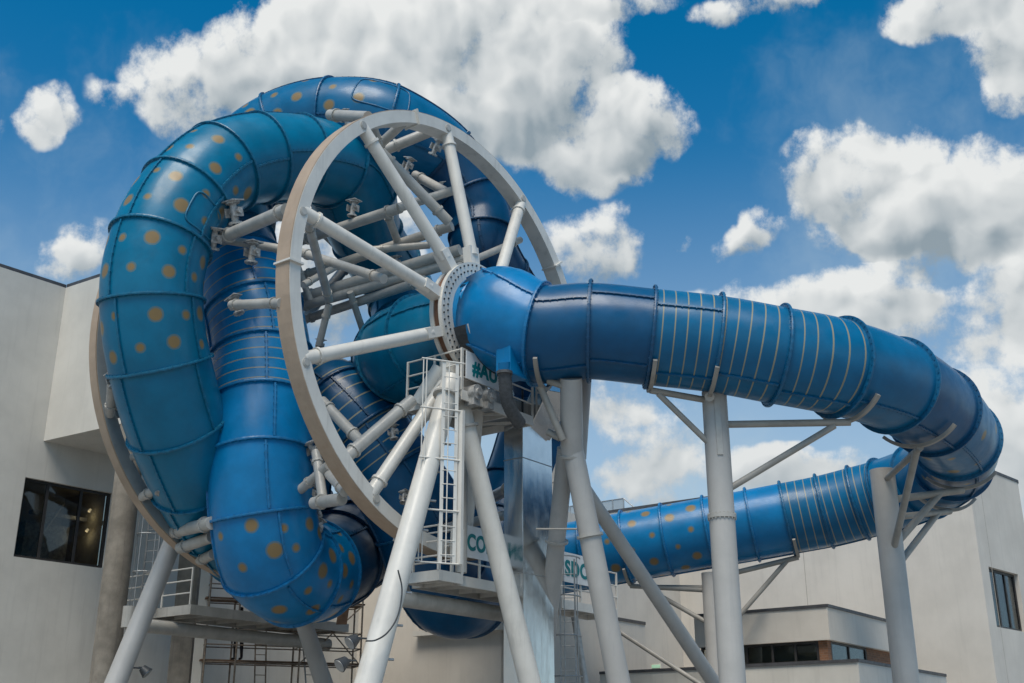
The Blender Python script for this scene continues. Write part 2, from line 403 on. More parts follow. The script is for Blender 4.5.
# ------------------------------------------------------------------ buildings
def facade(parent, o, x, L, z0, z1, thick, m, holes=(), name='wall', inward=None):
    """vertical wall: from o along unit x for L, holes = (t0,t1,z0,z1) real openings; the body lies 'inward'"""
    mb = MB(); x = Vector(x).normalized(); inn = Vector(inward)
    ts = sorted(set([0, L]+[h[0] for h in holes]+[h[1] for h in holes]))
    zs = sorted(set([z0, z1]+[h[2] for h in holes]+[h[3] for h in holes]))
    def solid(i, j):
        tm = (ts[i]+ts[i+1])/2; zm = (zs[j]+zs[j+1])/2
        return not any(h[0] < tm < h[1] and h[2] < zm < h[3] for h in holes)
    def P(t, z, k): q = Vector((o[0], o[1], 0))+x*t; q.z = z; return q+inn*(k*thick)
    for i in range(len(ts)-1):
        for j in range(len(zs)-1):
            if not solid(i, j): continue
            a_, b_, c_, d_ = ts[i], ts[i+1], zs[j], zs[j+1]
            for k in (0, 1): mb.add([P(a_, c_, k), P(b_, c_, k), P(b_, d_, k), P(a_, d_, k)], [(0, 1, 2, 3)] if k == 0 else [(3, 2, 1, 0)])
            for (di, dj, e) in ((-1, 0, [(a_, c_), (a_, d_)]), (1, 0, [(b_, c_), (b_, d_)]), (0, -1, [(a_, c_), (b_, c_)]), (0, 1, [(a_, d_), (b_, d_)])):
                ii, jj = i+di, j+dj
                if 0 <= ii < len(ts)-1 and 0 <= jj < len(zs)-1 and solid(ii, jj): continue
                (t_a, z_a), (t_b, z_b) = e
                mb.add([P(t_a, z_a, 0), P(t_b, z_b, 0), P(t_b, z_b, 1), P(t_a, z_a, 1)], [(0, 1, 2, 3)])
    return mb.build(name, m, parent)
def window(parent, o, x, inn, t0, t1, z0, z1, splits, fw=.07, room=True, inset=.12, splz=()):
    x = Vector(x).normalized(); inn = Vector(inn)
    def P(t, z, k): q = Vector((o[0], o[1], 0))+x*t; q.z = z; return q+inn*k
    f = MB()
    def bar(a_, b_, c_, d_): f.box(P(a_, c_, inset), x*(b_-a_), inn*.09, Z*(d_-c_))
    bar(t0, t1, z0, z0+fw); bar(t0, t1, z1-fw, z1); bar(t0, t0+fw, z0+fw, z1-fw); bar(t1-fw, t1, z0+fw, z1-fw)
    for sp in splits: bar(t0+(t1-t0)*sp-fw/2, t0+(t1-t0)*sp+fw/2, z0+fw, z1-fw)
    fo = f.build('window', M_frame, parent)
    MB().box(P(t0+fw*.5, z0+fw*.5, inset+.04), x*(t1-t0-fw), inn*.012, Z*(z1-z0-fw)).build('pane', M_glass, fo)
    if room:
        r_ = MB(); a_, b_, c_, d_ = t0-.0, t1+.0, z0-.3, z1+.25; D0, D1 = .45, 3.2
        q = lambda t, z, k: P(t, z, k)
        r_.add([q(a_, c_, D0), q(b_, c_, D0), q(b_, d_, D0), q(a_, d_, D0), q(a_, c_, D1), q(b_, c_, D1), q(b_, d_, D1), q(a_, d_, D1)],
               [(4, 5, 6, 7), (0, 4, 7, 3), (1, 2, 6, 5), (0, 1, 5, 4), (3, 7, 6, 2)])
        r_.build('room_interior', M_room, fo)
    return fo
def on_wall(o, x, px, py):
    """t,z of a photographed point on the vertical plane through o along x"""
    x = Vector(x).normalized(); n = Vector((x.y, -x.x, 0)); o = Vector((o[0], o[1], 0))
    r = ray(px, py); k = ((o-Vector((EYE.x, EYE.y, 0))).dot(n))/r.dot(n); q = EYE+r*k
    return (q-o).dot(x), q.z
def coping(parent, pts, z, wd=.3, h=.12, name='roof_trim'):
    m = MB()
    for i in range(len(pts)-1):
        p = Vector(pts[i]); q = Vector(pts[i+1]); p.z = q.z = z+h/2
        m.beam(p, q, wd, h)
    return m.build(name, M_trim, parent)
def prism(parent, poly, z0, z1, m, name):
    n = len(poly); vs = [(p[0], p[1], z0) for p in poly]+[(p[0], p[1], z1) for p in poly]
    area = sum(poly[i][0]*poly[(i+1) % n][1]-poly[(i+1) % n][0]*poly[i][1] for i in range(n))
    fs = [tuple(range(n-1, -1, -1)), tuple(range(n, 2*n))]+[(i, (i+1) % n, n+(i+1) % n, n+i) for i in range(n)]
    if area < 0: fs = [tuple(reversed(f)) for f in fs]
    return MB().add(vs, fs).build(name, m, parent)

# left building: long wall receding to the corner, upper block projecting over it
K = AT(66, 288, 40); kx = Vector((.64, .768, 0)).normalized(); fa = Vector((.84, -.54, 0)).normalized()
LB = thing('building', (K.x, K.y, 0), 'tall grey building at the left with upper block jutting over a dark window', 'building')
in_l = Vector((-kx.y, kx.x, 0))
o0 = Vector((K.x, K.y, 0))-kx*26
wt = [on_wall(o0, kx, *p) for p in ((24, 477), (113, 493), (15, 556), (104, 569))]
t0, t1 = (wt[0][0]+wt[2][0])/2, wt[1][0]; z0, z1 = (wt[2][1]+wt[3][1])/2, (wt[0][1]+wt[1][1])/2
facade(LB, o0, kx, 34, 0, K.z, .4, M_plaster, [(t0, t1, z0, z1)], inward=in_l)
facade(LB, o0+kx*34.002, kx, 9, 0, 10.5, .4, M_plaster, inward=in_l, name='rear_wall')
wn = window(LB, o0, kx, in_l, t0, t1, z0, z1, (.28, .66), fw=.09, room=True)
q = o0+kx*(t1-.25)+in_l*1.0
for zz in (z1-.55, z1-1.25): MB().pipe((q.x, q.y, zz), (q.x+.04, q.y+.04, zz+.09), .05, .04, n=12).build('lamp', M_lamp, wn)
for zz in (z1-.7, z1-1.4):
    pl_ = bpy.data.lights.new('lamp_light', 'POINT'); pl_.energy = 1.2; pl_.color = (1, .85, .6); pl_.shadow_soft_size = .06; po = bpy.data.objects.new('lamp_light', pl_); scn.collection.objects.link(po); po.location = (q.x+in_l.x*.1, q.y+in_l.y*.1, zz)
q = o0+kx*(t0+1.0)+in_l*1.5
mb = MB(); mb.box((q.x, q.y, z0), kx*1.6, in_l*.6, Z*1.5); mb.pipe((q.x, q.y, z0), (q.x+.8, q.y+1., z1-.3), .05); mb.box(Vector((q.x, q.y, z1-.8))+kx*.2, kx*2.8, in_l*.3, Z*.12)
mb.build('machinery', M_gear, wn)
zs = ATZ; zsof = EYE.z+ (K.y)*math.tan(PITCH-math.atan((441-341.5)/F))
pb = [K, K+fa*5.6, K+fa*5.6+kx*3.4, K+kx*3.4]
prism(LB, [(p.x, p.y) for p in pb], zsof, K.z+.01, M_plaster, 'upper_block')
coping(LB, [o0-kx*2+in_l*.15, K+in_l*.15], K.z+.0); coping(LB, [K+fa*.0+kx*.15, K+fa*5.75+kx*.15, K+fa*5.6+kx*3.4], K.z+.012)
pil = []
for (px, py, d, r_, lb) in ((118, 560, 34.5, .40, 'wide raw concrete pillar beside the dark window'), (188, 600, 39., .42, 'raw concrete pillar behind the left service platform')):
    p = AT(px, py, d); mb = MB()
    if r_ == .40: mb.pipe((p.x, p.y, 0), (p.x, p.y, zsof-.003), r_, n=40)
    else: mb.box((p.x-.36, p.y-.3, 0), (.72, 0, 0), (0, .7, 0), (0, 0, zsof-.003))
    tag(mb.build('concrete_pillar', M_conc), lb, 'pillar')
p = AT(204, 600, 38.2); tag(MB().box((p.x-.15, p.y-.15, 0), (.32, 0, 0), (0, .3, 0), (0, 0, zsof-.003)).build('pillar', M_plaster), 'slim pale pillar between the concrete pillar and the scaffold', 'pillar')

# middle building behind the wheel
Mo = AT(512, 495, 44); mt = thing('building', (Mo.x, Mo.y, 0), 'cream building behind the wheel with a deep window niche and pale ledge', 'building')
ml = Vector((Mo.x, Mo.y, 0))-A*9.5
n0 = on_wall(ml, A, 419, 560); n1 = on_wall(ml, A, 508, 560); nb = on_wall(ml, A, 460, 628)
n0b = on_wall(ml, A, 419, 625)
facade(mt, ml, A, 9.4, 0, Mo.z, .4, M_plaster2, [(n0b[0], n1[0], nb[1], nb[1]+4.5)], inward=B)
window(mt, ml, A, B, n0b[0], n1[0], nb[1], nb[1]+4.5, (.33, .66), inset=.3)
MB().box(ml+A*(n0b[0]-.02)-B*.35+Z*(nb[1]-.22), A*(n1[0]-n0b[0]+.04), B*.55, Z*.2).build('window_ledge', M_plaster, mt)
coping(mt, [ml+B*.2, ml+A*9.4+B*.2], Mo.z)
facade(mt, ml+A*9.4, B, 14, 0, Mo.z, .4, M_plaster2, inward=-A, name='side_wall')

# right hall
Kr = AT(966, 462, 47); RB = thing('building', (Kr.x, Kr.y, 0), 'big pale plastered hall behind the slide with a tall narrow window at its right', 'building')
ra = A; rb = Vector((.70, .714, 0)).normalized()
facade(RB, Vector((Kr.x, Kr.y, 0))-ra*25, ra, 25, 0, Kr.z, .4, M_plaster2, inward=B)
L_r = on_wall(Kr, rb, 1018, 484)[0]
wq = [on_wall(Kr, rb, *p) for p in ((988, 565), (1019, 576), (997, 626), (1026, 633))]
wz1 = (wq[0][1]+wq[1][1])/2; wz0 = (wq[2][1]+wq[3][1])/2; wt0 = (wq[0][0]+wq[2][0])/2; wt1 = (wq[1][0]+wq[3][0])/2
wt1 = min(wt1, L_r-.25)
in_r = Vector((-rb.y, rb.x, 0))
facade(RB, Kr, rb, L_r, 0, Kr.z, .4, M_plaster2, [(wt0, wt1, wz0, wz1)], inward=in_r, name='end_wall')
window(RB, Kr, rb, in_r, wt0, wt1, wz0, wz1, (.33, .66), fw=.11, inset=.18)
rc = Vector((.3, .95, 0)).normalized(); e_ = Vector((Kr.x, Kr.y, 0))+rb*L_r
facade(RB, e_, rc, 14, 0, Kr.z, .4, M_plaster2, inward=Vector((-1, .2, 0)).normalized(), name='side_wall')
coping(RB, [Vector((Kr.x, Kr.y, 0))-ra*25+B*.12, Vector((Kr.x, Kr.y, 0))+B*.12], Kr.z)
coping(RB, [Vector((Kr.x, Kr.y, 0))+in_r*.12, e_+in_r*.12, e_+rc*14+in_r*.12], Kr.z+.004)
M_joint = mat('joint_line', (.36, .325, .28), .9, 0, .1, 2.)
def joint(parent, o, x, t, za, zb):
    x = Vector(x).normalized(); n = Vector((x.y, -x.x, 0)); q = Vector((o[0], o[1], 0))+x*t+n*.003
    MB().box(q+Z*za-x*.012, x*.024, n*-.02, Z*(zb-za)).build('joint_line', M_joint, parent)
for t_ in (3.2, 7.4, 11.6, 15.8): joint(RB, Vector((Kr.x, Kr.y, 0))-ra*25, ra, 25-t_, 0, Kr.z-.02)
for t_ in (1.1,): joint(RB, Kr, rb, t_, 0, Kr.z-.02)
for t_ in (17., 21.4): joint(LB, o0, kx, t_, 0, K.z-.02)
# fence on its roof
rf0 = on_wall(Kr-ra*25+B*3, ra, 585, 520)[0]
base = Vector((Kr.x, Kr.y, 0))-ra*25+B*2.5
t_a = on_wall(base, ra, 560, 516)[0]; t_b = on_wall(base, ra, 624, 512)[0]
rf = thing('roof_fence', base+ra*t_a+Z*Kr.z, 'pale see-through screen fence on the roof edge of the hall', 'fence')
hh = 1.25
mb = MB(); n_ = 6
for i in range(n_+1): p = base+ra*(t_a+(t_b-t_a)*i/n_); p.z = Kr.z; MB().pipe(p, p+Z*hh, .035, n=8).build('post', M_steel, rf)
p = base+ra*t_a+Z*(Kr.z+hh); q = base+ra*t_b+Z*(Kr.z+hh); mb.pipe(p, q, .03, n=8); mb.pipe(q, q+ra*1.0-Z*.9, .03, n=8)
mb.build('top_rail', M_steel, rf)
M_mesh = bpy.data.materials.new('mesh_screen'); M_mesh.use_nodes = True; N = NT(M_mesh.node_tree); N.n.clear()
o_ = N.new('ShaderNodeOutputMaterial'); mx = N.new('ShaderNodeMixShader'); tr = N.new('ShaderNodeBsdfTransparent'); df = N.new('ShaderNodeBsdfDiffuse'); df.inputs[0].default_value = (.4, .42, .42, 1)
mx.inputs[0].default_value = .45; N.l.new(tr.outputs[0], mx.inputs[1]); N.l.new(df.outputs[0], mx.inputs[2]); N.l.new(mx.outputs[0], o_.inputs[0])
p = base+ra*t_a+Z*Kr.z; q = base+ra*t_b+Z*Kr.z
MB().box(p, q-p, B*.02, Z*hh).build('screen', M_mesh, rf)

# low building with strip windows, in front of the hall
Kl = AT(827, 607, 38); lo = thing('building', (Kl.x, Kl.y, 0), 'low pale building with a strip window and brown brick piers under the slide', 'building')
Kf = Vector((Kl.x, Kl.y, 0))
Ll = -on_wall(Kf, A, 694, 620)[0]; zb = on_wall(Kf, A, 780, 642.5)[1]; zw = on_wall(Kf, A, 780, 664)[1]
Lr = on_wall(Kf, B, 912, 626)[0]
band = [(Kf-A*Ll), Kf, Kf+B*Lr, Kf+B*Lr-A*.5, Kf-A*Ll+B*Lr]
prism(lo, [(p.x, p.y) for p in band], zb, Kl.z, M_plaster2, 'upper_wall')
coping(lo, [Kf-A*Ll+B*.1, Kf-A*.0+B*.1], Kl.z, .28, .1); coping(lo, [Kf-A*.1, Kf-A*.1+B*Lr], Kl.z+.003, .28, .1)
ins = .18
c2 = Kf+B*ins-A*ins
tb0 = on_wall(c2, A, 819, 650)[0]; tl0 = -Ll
o1 = c2-A*Ll
window(lo, o1, A, B, .3, Ll+tb0-.01, zw, zb-.003, (.15, .4, .62, .81), fw=.08, inset=0)
def bricks(o, x, L, z0, z1, dz):
    m = MB(); x = Vector(x); n = Vector((-x.y, x.x, 0)); 
    vs = [o+Z*z0, o+x*L+Z*z0, o+x*L+Z*z1, o+Z*z1]; m.add(vs, [(0, 1, 2, 3)]); m.uv = {'on': 1, 'c': [[(0, 0), (L, 0), (L, z1-z0), (0, z1-z0)]]}
    return m
def brick_box(o, x, L, inn, dpt, z0, z1):
    m = MB(); x = Vector(x); inn = Vector(inn); uv = []
    o = Vector((o.x, o.y, 0))
    for (p, d, l_) in ((o, x, L), (o+x*L, inn, dpt), (o+x*L+inn*dpt, -x, L), (o+inn*dpt, -inn, dpt)):
        m.add([p+Z*z0, p+d*l_+Z*z0, p+d*l_+Z*z1, p+Z*z1], [(0, 1, 2, 3)]); uv.append([(0, 0), (l_, 0), (l_, z1-z0), (0, z1-z0)])
    m.uv = {'on': 1, 'c': uv}; return m
brick_box(c2+A*tb0, A, -tb0, B, .3, zw-.3, zb-.003).build('brick_pier', M_brick, lo)
ta1 = on_wall(c2, B, 867, 655)[0]; ta2 = on_wall(c2, B, 872, 655)[0]; ta3 = on_wall(c2, B, 908, 665)[0]
window(lo, c2+B*.31, B, -A, 0, ta1-.35, zw, zb-.003, (.5,), fw=.07, inset=0)
brick_box(c2+B*ta1, B, ta3-ta1, -A, .3, zw-.3, zb-.003).build('brick_pier', M_brick, lo)
prism(lo, [(p.x, p.y) for p in (c2-A*Ll+A*.02+B*.01, c2+B*.01-A*.01, c2+B*Lr-A*.01, c2-A*Ll+B*Lr)], 0, zw-.02, M_plaster2, 'lower_wall')
# lowest front annex
Kg = AT(858, 662, 36.4); an = thing('annex', (Kg.x, Kg.y, 0), 'lowest flat-roofed grey annex wall at the bottom right', 'building'); Kgf = Vector((Kg.x, Kg.y, 0))
ll2 = -on_wall(Kgf, A, 600, 676)[0]
prism(an, [(p.x, p.y) for p in (Kgf-A*ll2, Kgf, Kgf+B*9, Kgf-A*ll2+B*3.0)], 0, Kg.z, M_plaster, 'wall')
coping(an, [Kgf-A*ll2+B*.1, Kgf+B*.1], Kg.z, .3, .1); coping(an, [Kgf-A*.12, Kgf-A*.12+B*9], Kg.z+.003, .3, .1)
# small wall block left of column
Kb = AT(645, 625, 47); Kbf = Vector((Kb.x, Kb.y, 0)); bl = thing('annex', Kbf, 'small cream annex with dark roof trim below the slide return', 'building')
prism(bl, [(p.x, p.y) for p in (Kbf-B*7, Kbf, Kbf-A*5, Kbf-B*7-A*5)], 0, Kb.z, M_plaster2, 'wall')
coping(bl, [Kbf-B*7-A*.1, Kbf-A*.1], Kb.z, .28, .12)
p = AT(656, 667, 47.5); tg = thing('emergency_lamp', p, 'small lit green and white emergency lamp on the cream wall', 'lamp')
MB().box(p-A*.25-Z*.08, A*.5, B*.12, Z*.22).build('housing', M_white, tg); MB().box(p-A*.2-Z*.04-B*.015, A*.4, B*.01, Z*.13).build('lit_panel', M_exit, tg)

# ------------------------------------------------------------------ rotating wheel with its slide tubes
WH = thing('rotating_waterslide', W(-3.6, 0, 0), 'giant rotating waterslide wheel with white rings and looping teal tubes', 'waterslide wheel')
def rim(s0, s1, ro, ri, m, name, track=None, label=None):
    n = 120; vs = []
    for (s, r) in ((s0, ri), (s0, ro), (s1, ro), (s1, ri)):
        for j in range(n): vs.append(WP(s, r, 360*j/n))
    fs = [(i*n+j, i*n+(j+1) % n, ((i+1) % 4)*n+(j+1) % n, ((i+1) % 4)*n+j) for i in range(4) for j in range(n)]
    return MB().add(vs, fs).build(name, m, WH, label=label)
rn = rim(0, -.46, 6.07, 5.74, M_white, 'near_rim', label='white front rim with rusty tan running track')
rim(-.012, -.45, 6.09, 6.05, M_tan, 'running_track')
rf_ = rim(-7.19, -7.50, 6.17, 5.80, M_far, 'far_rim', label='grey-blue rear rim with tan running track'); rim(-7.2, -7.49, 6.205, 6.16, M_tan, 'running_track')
# joint plates and round bosses on the near rim
for k in range(5):
    ph = 113+72*k-4; mb = MB()
    mb.box(WP(.07, 5.70, ph), A*-.55, (WP(0, 6.0, ph)-WP(0, 5.0, ph))*.44, (WP(0, 6., ph+.5)-WP(0, 6., ph-.5))*.45)
    mb.build('joint_plate', M_white, rn)
for k in range(10):
    ph = 95.2+36*k
    MB().pipe(WP(.0, 5.9, ph+1), WP(.02, 5.9, ph+1), .11, n=24).pipe(WP(.02, 5.9, ph+1), WP(.03, 5.9, ph+1), .08, n=24).build('boss', M_pipe, rn)
def collar(mb, p, q, f, r):
    p = Vector(p); q = Vector(q); d = (q-p).normalized(); c = p.lerp(q, f); mb.pipe(c-d*.028, c+d*.028, r*1.24, n=24); 
    for j in range(8):
        u = d.orthogonal().normalized(); u.rotate(Matrix.Rotation(j*math.pi/4, 3, d)); cc = c+u*r*1.13
        mb.pipe(cc-d*.045, cc+d*.045, .014, n=6)
for (sr, sh, dr, lab) in ((-.15, .55, 1, None), (-7.35, -8.0, -1, None)):
    for k in range(10):
        ph = 95.2+36*k; p = WP(sr, 5.84, ph); q = WP(sh, 1.95, ph); mid = WP(sh, 1.45, ph)
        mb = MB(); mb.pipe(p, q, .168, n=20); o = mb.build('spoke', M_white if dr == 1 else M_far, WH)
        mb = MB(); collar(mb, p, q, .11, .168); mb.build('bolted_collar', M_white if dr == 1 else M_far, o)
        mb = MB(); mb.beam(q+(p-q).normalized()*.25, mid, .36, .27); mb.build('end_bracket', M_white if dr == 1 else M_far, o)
# hub bearing
def disc(s0, s1, ro, ri, m, name, parent=WH):
    n = 96; vs = []
    for (s, r) in ((s0, ri), (s0, ro), (s1, ro), (s1, ri)):
        for j in range(n): vs.append(WP(s, r, 360*j/n))
    fs = [(i*n+j, i*n+(j+1) % n, ((i+1) % 4)*n+(j+1) % n, ((i+1) % 4)*n+j) for i in range(4) for j in range(n)]
    return MB().add(vs, fs).build(name, m, parent)
hb = disc(.34, .46, 1.62, 1.2, M_white, 'hub_bearing'); disc(.46, .66, 1.58, 1.2, M_brown, 'bearing_race', hb)
hb2 = disc(.66, .78, 1.66, 1.2, M_white, 'bolt_ring', hb)
mb = MB()
for rr_ in (1.58, 1.42):
    for j in range(54): mb.pipe(WP(.78, rr_, j*360/54+(3.3 if rr_ < 1.5 else 0)), WP(.805, rr_, j*360/54+(3.3 if rr_ < 1.5 else 0)), .026, n=6)
mb.build('ring_bolts', M_dark, hb2)
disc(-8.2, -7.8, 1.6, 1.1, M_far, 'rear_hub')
# gelcoat loop
def PT(px, py, s): return PL(px, py, s)
loop = [W(.42, 0, 0), W(-.3, 0, 0), W(-1.1, -.05, -.1), PT(408, 352, -2.2), PT(399, 358, -3.6), PT(408, 330, -5.2), PT(398, 286, -6.0), PT(368, 238, -5.6), PT(353, 195, -5.0), PT(335, 167, -4.6), PT(280, 157, -4.7),
        PT(222, 168, -4.9), PT(177, 210, -5.0), PT(155, 265, -5.1), PT(153, 320, -5.2), PT(165, 385, -5.4), PT(185, 445, -5.8), PT(213, 503, -6.6), PT(245, 540, -7.6), PT(280, 530, -8.2), PT(288, 470, -7.7),
        PT(300, 412, -6.6), PT(322, 398, -5.4), PT(352, 422, -4.3), PT(386, 464, -3.5), PT(420, 518, -2.9), PT(440, 573, -2.9), PT(458, 591, -3.1), PT(486, 572, -3.4), PT(512, 510, -3.4), PT(532, 452, -3.0), PT(544, 392, -2.5),
        PT(527, 328, -2.0), PT(487, 258, -1.75), PT(478, 215, -2.0), PT(444, 160, -2.7), PT(385, 128, -3.4), PT(335, 122, -4.8), PT(288, 132, -6.3), PT(250, 158, -7.4), PT(228, 200, -7.8), PT(228, 245, -7.2),
        PT(247, 290, -5.8), PT(260, 345, -5.1), PT(262, 405, -4.7), PT(261, 460, -4.4), PT(264, 515, -4.3), PT(273, 557, -4.35), PT(297, 573, -4.7), PT(324, 565, -5.3), PT(352, 548, -6.2), PT(378, 520, -7.2), PT(400, 480, -7.8)]
radc = [1.14, 1.2, 1.3, 1.36]+[1.36]*(len(loop)-4)
for i in range(9, 19): radc[i] = 1.27
for i in range(29, 35): radc[i] = 1.22
for i in (32, 33, 34): radc[i] = 1.0
radc[35] = 1.15
for i in (5, 6, 7): radc[i] = 1.15
for i in (22, 23, 24): radc[i] = 1.3
lsw = Sweep(loop, radc, 10)
def Lat(i): return lsw.L[lsw.par.index(float(i))] if float(i) in lsw.par else lsw.L[-1]
kd = []; bd = [0.]
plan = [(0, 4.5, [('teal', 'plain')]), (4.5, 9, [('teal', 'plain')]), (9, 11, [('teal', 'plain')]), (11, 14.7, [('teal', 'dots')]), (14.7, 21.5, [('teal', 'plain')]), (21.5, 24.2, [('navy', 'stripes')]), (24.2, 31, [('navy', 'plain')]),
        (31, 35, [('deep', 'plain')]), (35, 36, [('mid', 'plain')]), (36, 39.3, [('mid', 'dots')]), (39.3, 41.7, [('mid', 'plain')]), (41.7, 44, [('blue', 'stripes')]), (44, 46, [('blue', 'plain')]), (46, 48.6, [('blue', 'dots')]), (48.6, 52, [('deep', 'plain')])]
for a_, b_, ks in plan:
    La = float(np.interp(a_, lsw.par, lsw.L)); Lb = float(np.interp(b_, lsw.par, lsw.L)); n_ = max(1, round((Lb-La)/(1.15 if ks[0] == ('blue', 'dots') else 1.6)))
    for i in range(n_): bd.append(La+(Lb-La)*(i+1)/n_); kd.append(ks[0])
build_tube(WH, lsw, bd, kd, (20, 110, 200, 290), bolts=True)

# internal pipework of the wheel: (px, py, s) to (px, py, s)
pipes = [((287,210,-.62),(222,238,-4.2),.22),((213,238,-5.5),(300,252,-3.0),.16),((300,252,-3),(384,279,.2),.16),
 ((300,241,-5.4),(400,208,-1.2),.2),((300,277,-6.),(452,226,-.9),.19),((302,298,-5.6),(460,250,-.5),.22),((296,308,-5.8),(470,258,-.3),.2),((303,320,-6.2),(425,280,-1.5),.18),
 ((308,222,-.5),(329,300,-3.2),.15),((329,304,-3.2),(319,345,-3.8),.13),((350,292,-3.8),(364,334,-4.2),.13),((386,210,-2.),(397,240,-2.6),.15),((303,285,-4),(345,262,-4.5),.13),((296,262,-5),(310,300,-5),.13),
 ((330,115,-2.),(368,117,-.3),.2),((381,152,-.9),(449,222,-.2),.19),((372,152,-1.5),(404,122,-.3),.17),((385,150,-1.6),(434,130,-.4),.2),((415,175,-2.2),(446,192,-.8),.18),((380,145,-1.),(372,120,-.3),.12),((384,155,-1),(402,172,-2),.15),
 ((398,208,-1.2),(455,190,-.3),.17),((370,250,-3),(430,245,-1.6),.14),
 ((344,459,-.3),(412,400,.2),.2),((322,401,-2.3),(362,443,-.8),.18),((316,452,-2.6),(323,500,-1.9),.16),((314,503,-2.2),(342,499,-.9),.2),((325,470,-2.4),(345,492,-.6),.16),((300,490,-3.),(328,466,-2.),.16),
 ((174,532,-7.2),(212,523,-4.8),.22),((180,548,-7.2),(212,537,-5.5),.2),((200,560,-7.2),(214,554,-6),.18),((176,527,-7.3),(184,506,-6.5),.16),((142,497,-7.2),(160,487,-6.3),.16),((110,415,-7.2),(112,382,-6.3),.16),((118,405,-7.2),(130,402,-6.2),.2),((130,458,-7.3),(152,450,-6.4),.13),
 ((232,305,-3.3),(282,303,-.3),.16),((205,325,-6.2),(225,320,-5.8),.2),((400,412,-3),(470,390,-.9),.22),((395,345,-6),(372,300,-6.5),.3),((455,268,-.5),(520,240,-.6),.14),
 ((478,505,-3.5),(512,487,-.3),.22),((432,500,-3),(470,535,-5.5),.2),((446,528,-1.5),(520,512,-1),.18)]
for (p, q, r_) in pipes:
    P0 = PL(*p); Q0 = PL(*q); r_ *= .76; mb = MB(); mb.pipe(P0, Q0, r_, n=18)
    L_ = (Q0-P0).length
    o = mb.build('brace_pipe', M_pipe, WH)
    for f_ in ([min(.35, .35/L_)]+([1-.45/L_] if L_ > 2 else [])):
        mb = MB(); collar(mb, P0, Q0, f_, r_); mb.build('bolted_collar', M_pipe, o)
# clamp brackets where tube flanges meet the frame
def clamp(c, sc=1.):
    mb = MB(); ax = Vector((random.uniform(-.5, .5), random.uniform(-.5, .5), 1)).normalized(); sd = ax.cross(B).normalized(); fw = sd.cross(ax)
    k = sc*.85
    mb.pipe(c-ax*.30*k, c+ax*.22*k, .085*k, n=20)
    for h in (-.30, .20): mb.pipe(c+ax*h*k, c+ax*(h+.045)*k, .17*k, n=24)
    for h in (-.30, .20):
        for j in range(8):
            an_ = j*math.pi/4; q_ = c+ax*(h-.02)*k+(sd*math.cos(an_)+fw*math.sin(an_))*.135*k; mb.pipe(q_, q_+ax*.085*k, .018*k, n=6)
    for sg_ in (-1, 1): mb.box(c+sd*(sg_*.13-.012)*k-fw*.16*k-ax*.12*k, sd*.024*k, fw*.32*k, ax*.22*k)
    mb.pipe(c-sd*.2*k, c+sd*.2*k, .045*k, n=14)
    for sg_ in (-1, 1): mb.pipe(c+sd*sg_*.2*k, c+sd*sg_*.235*k, .075*k, n=6)
    mb.box(c-sd*.22*k-fw*.18*k+ax*.245*k, sd*.44*k, fw*.36*k, ax*.03*k)
    return mb.build('clamp_bracket', M_gear, WH)
for (px, py, s, sc) in ((234,212,-3.6,1.3),(214,238,-4.,1.2),(252,252,-3.6,1.2),(236,305,-3.5,1.),(286,315,-1.5,.8),(312,450,-3,1.),(312,495,-3.2,1.),(314,515,-3.4,1.1),(316,528,-3.4,1.),(353,208,-3,1.),(436,147,-1.5,1.),(408,165,-2.,.9),(441,190,-1.3,.9),
      (160,486,-6.2,.9),(112,380,-6.2,.8),(320,345,-3.9,.7),(365,335,-4.2,.8),(345,118,-2,.9),(396,388,-2.8,1.),(393,432,-2.,.8),(396,262,-4,.8),(467,492,-3.2,.9),(525,215,-.3,.7),(404,497,-1.6,.7)):
    clamp(PL(px, py, s), sc)
def hatch(px, py, dmax, col):
    best = None
    for L in np.arange(0, lsw.L[-1], .12):
        p, t, u, r = lsw.at(L); v = t.cross(u)
        for k in range(60):
            an = k*math.pi/30; rd = u*math.cos(an)+v*math.sin(an); q = p+rd*r
            if (EYE-q).dot(rd) < 0: continue
            g_ = q-EYE; d = g_.y*math.cos(PITCH)+g_.z*math.sin(PITCH)
            e = (512+F*g_.x/d-px)**2+(341.5-F*(g_.z*math.cos(PITCH)-g_.y*math.sin(PITCH))/d-py)**2
            if e < 120 and (best is None or e+d*4 < best[0]): best = (e+d*4, L, an)
    if not best: return
    _, L, an = best; pts = []
    for k in range(41):
        a_ = 2*math.pi*k/40; c_, s_ = math.cos(a_), math.sin(a_); sq = lambda x_: math.copysign(abs(x_)**.35, x_)
        p, t, u, r = lsw.at(L+.48*sq(c_)); v = t.cross(u); aa = an+.42*sq(s_); pts.append(p+(u*math.cos(aa)+v*math.sin(aa))*(r+.005))
    MB().path(pts, .028, n=6).build('hatch_outline', MF[col], WH)
hatch(206, 218, 40, 'teal'); hatch(383, 92, 40, 'mid')
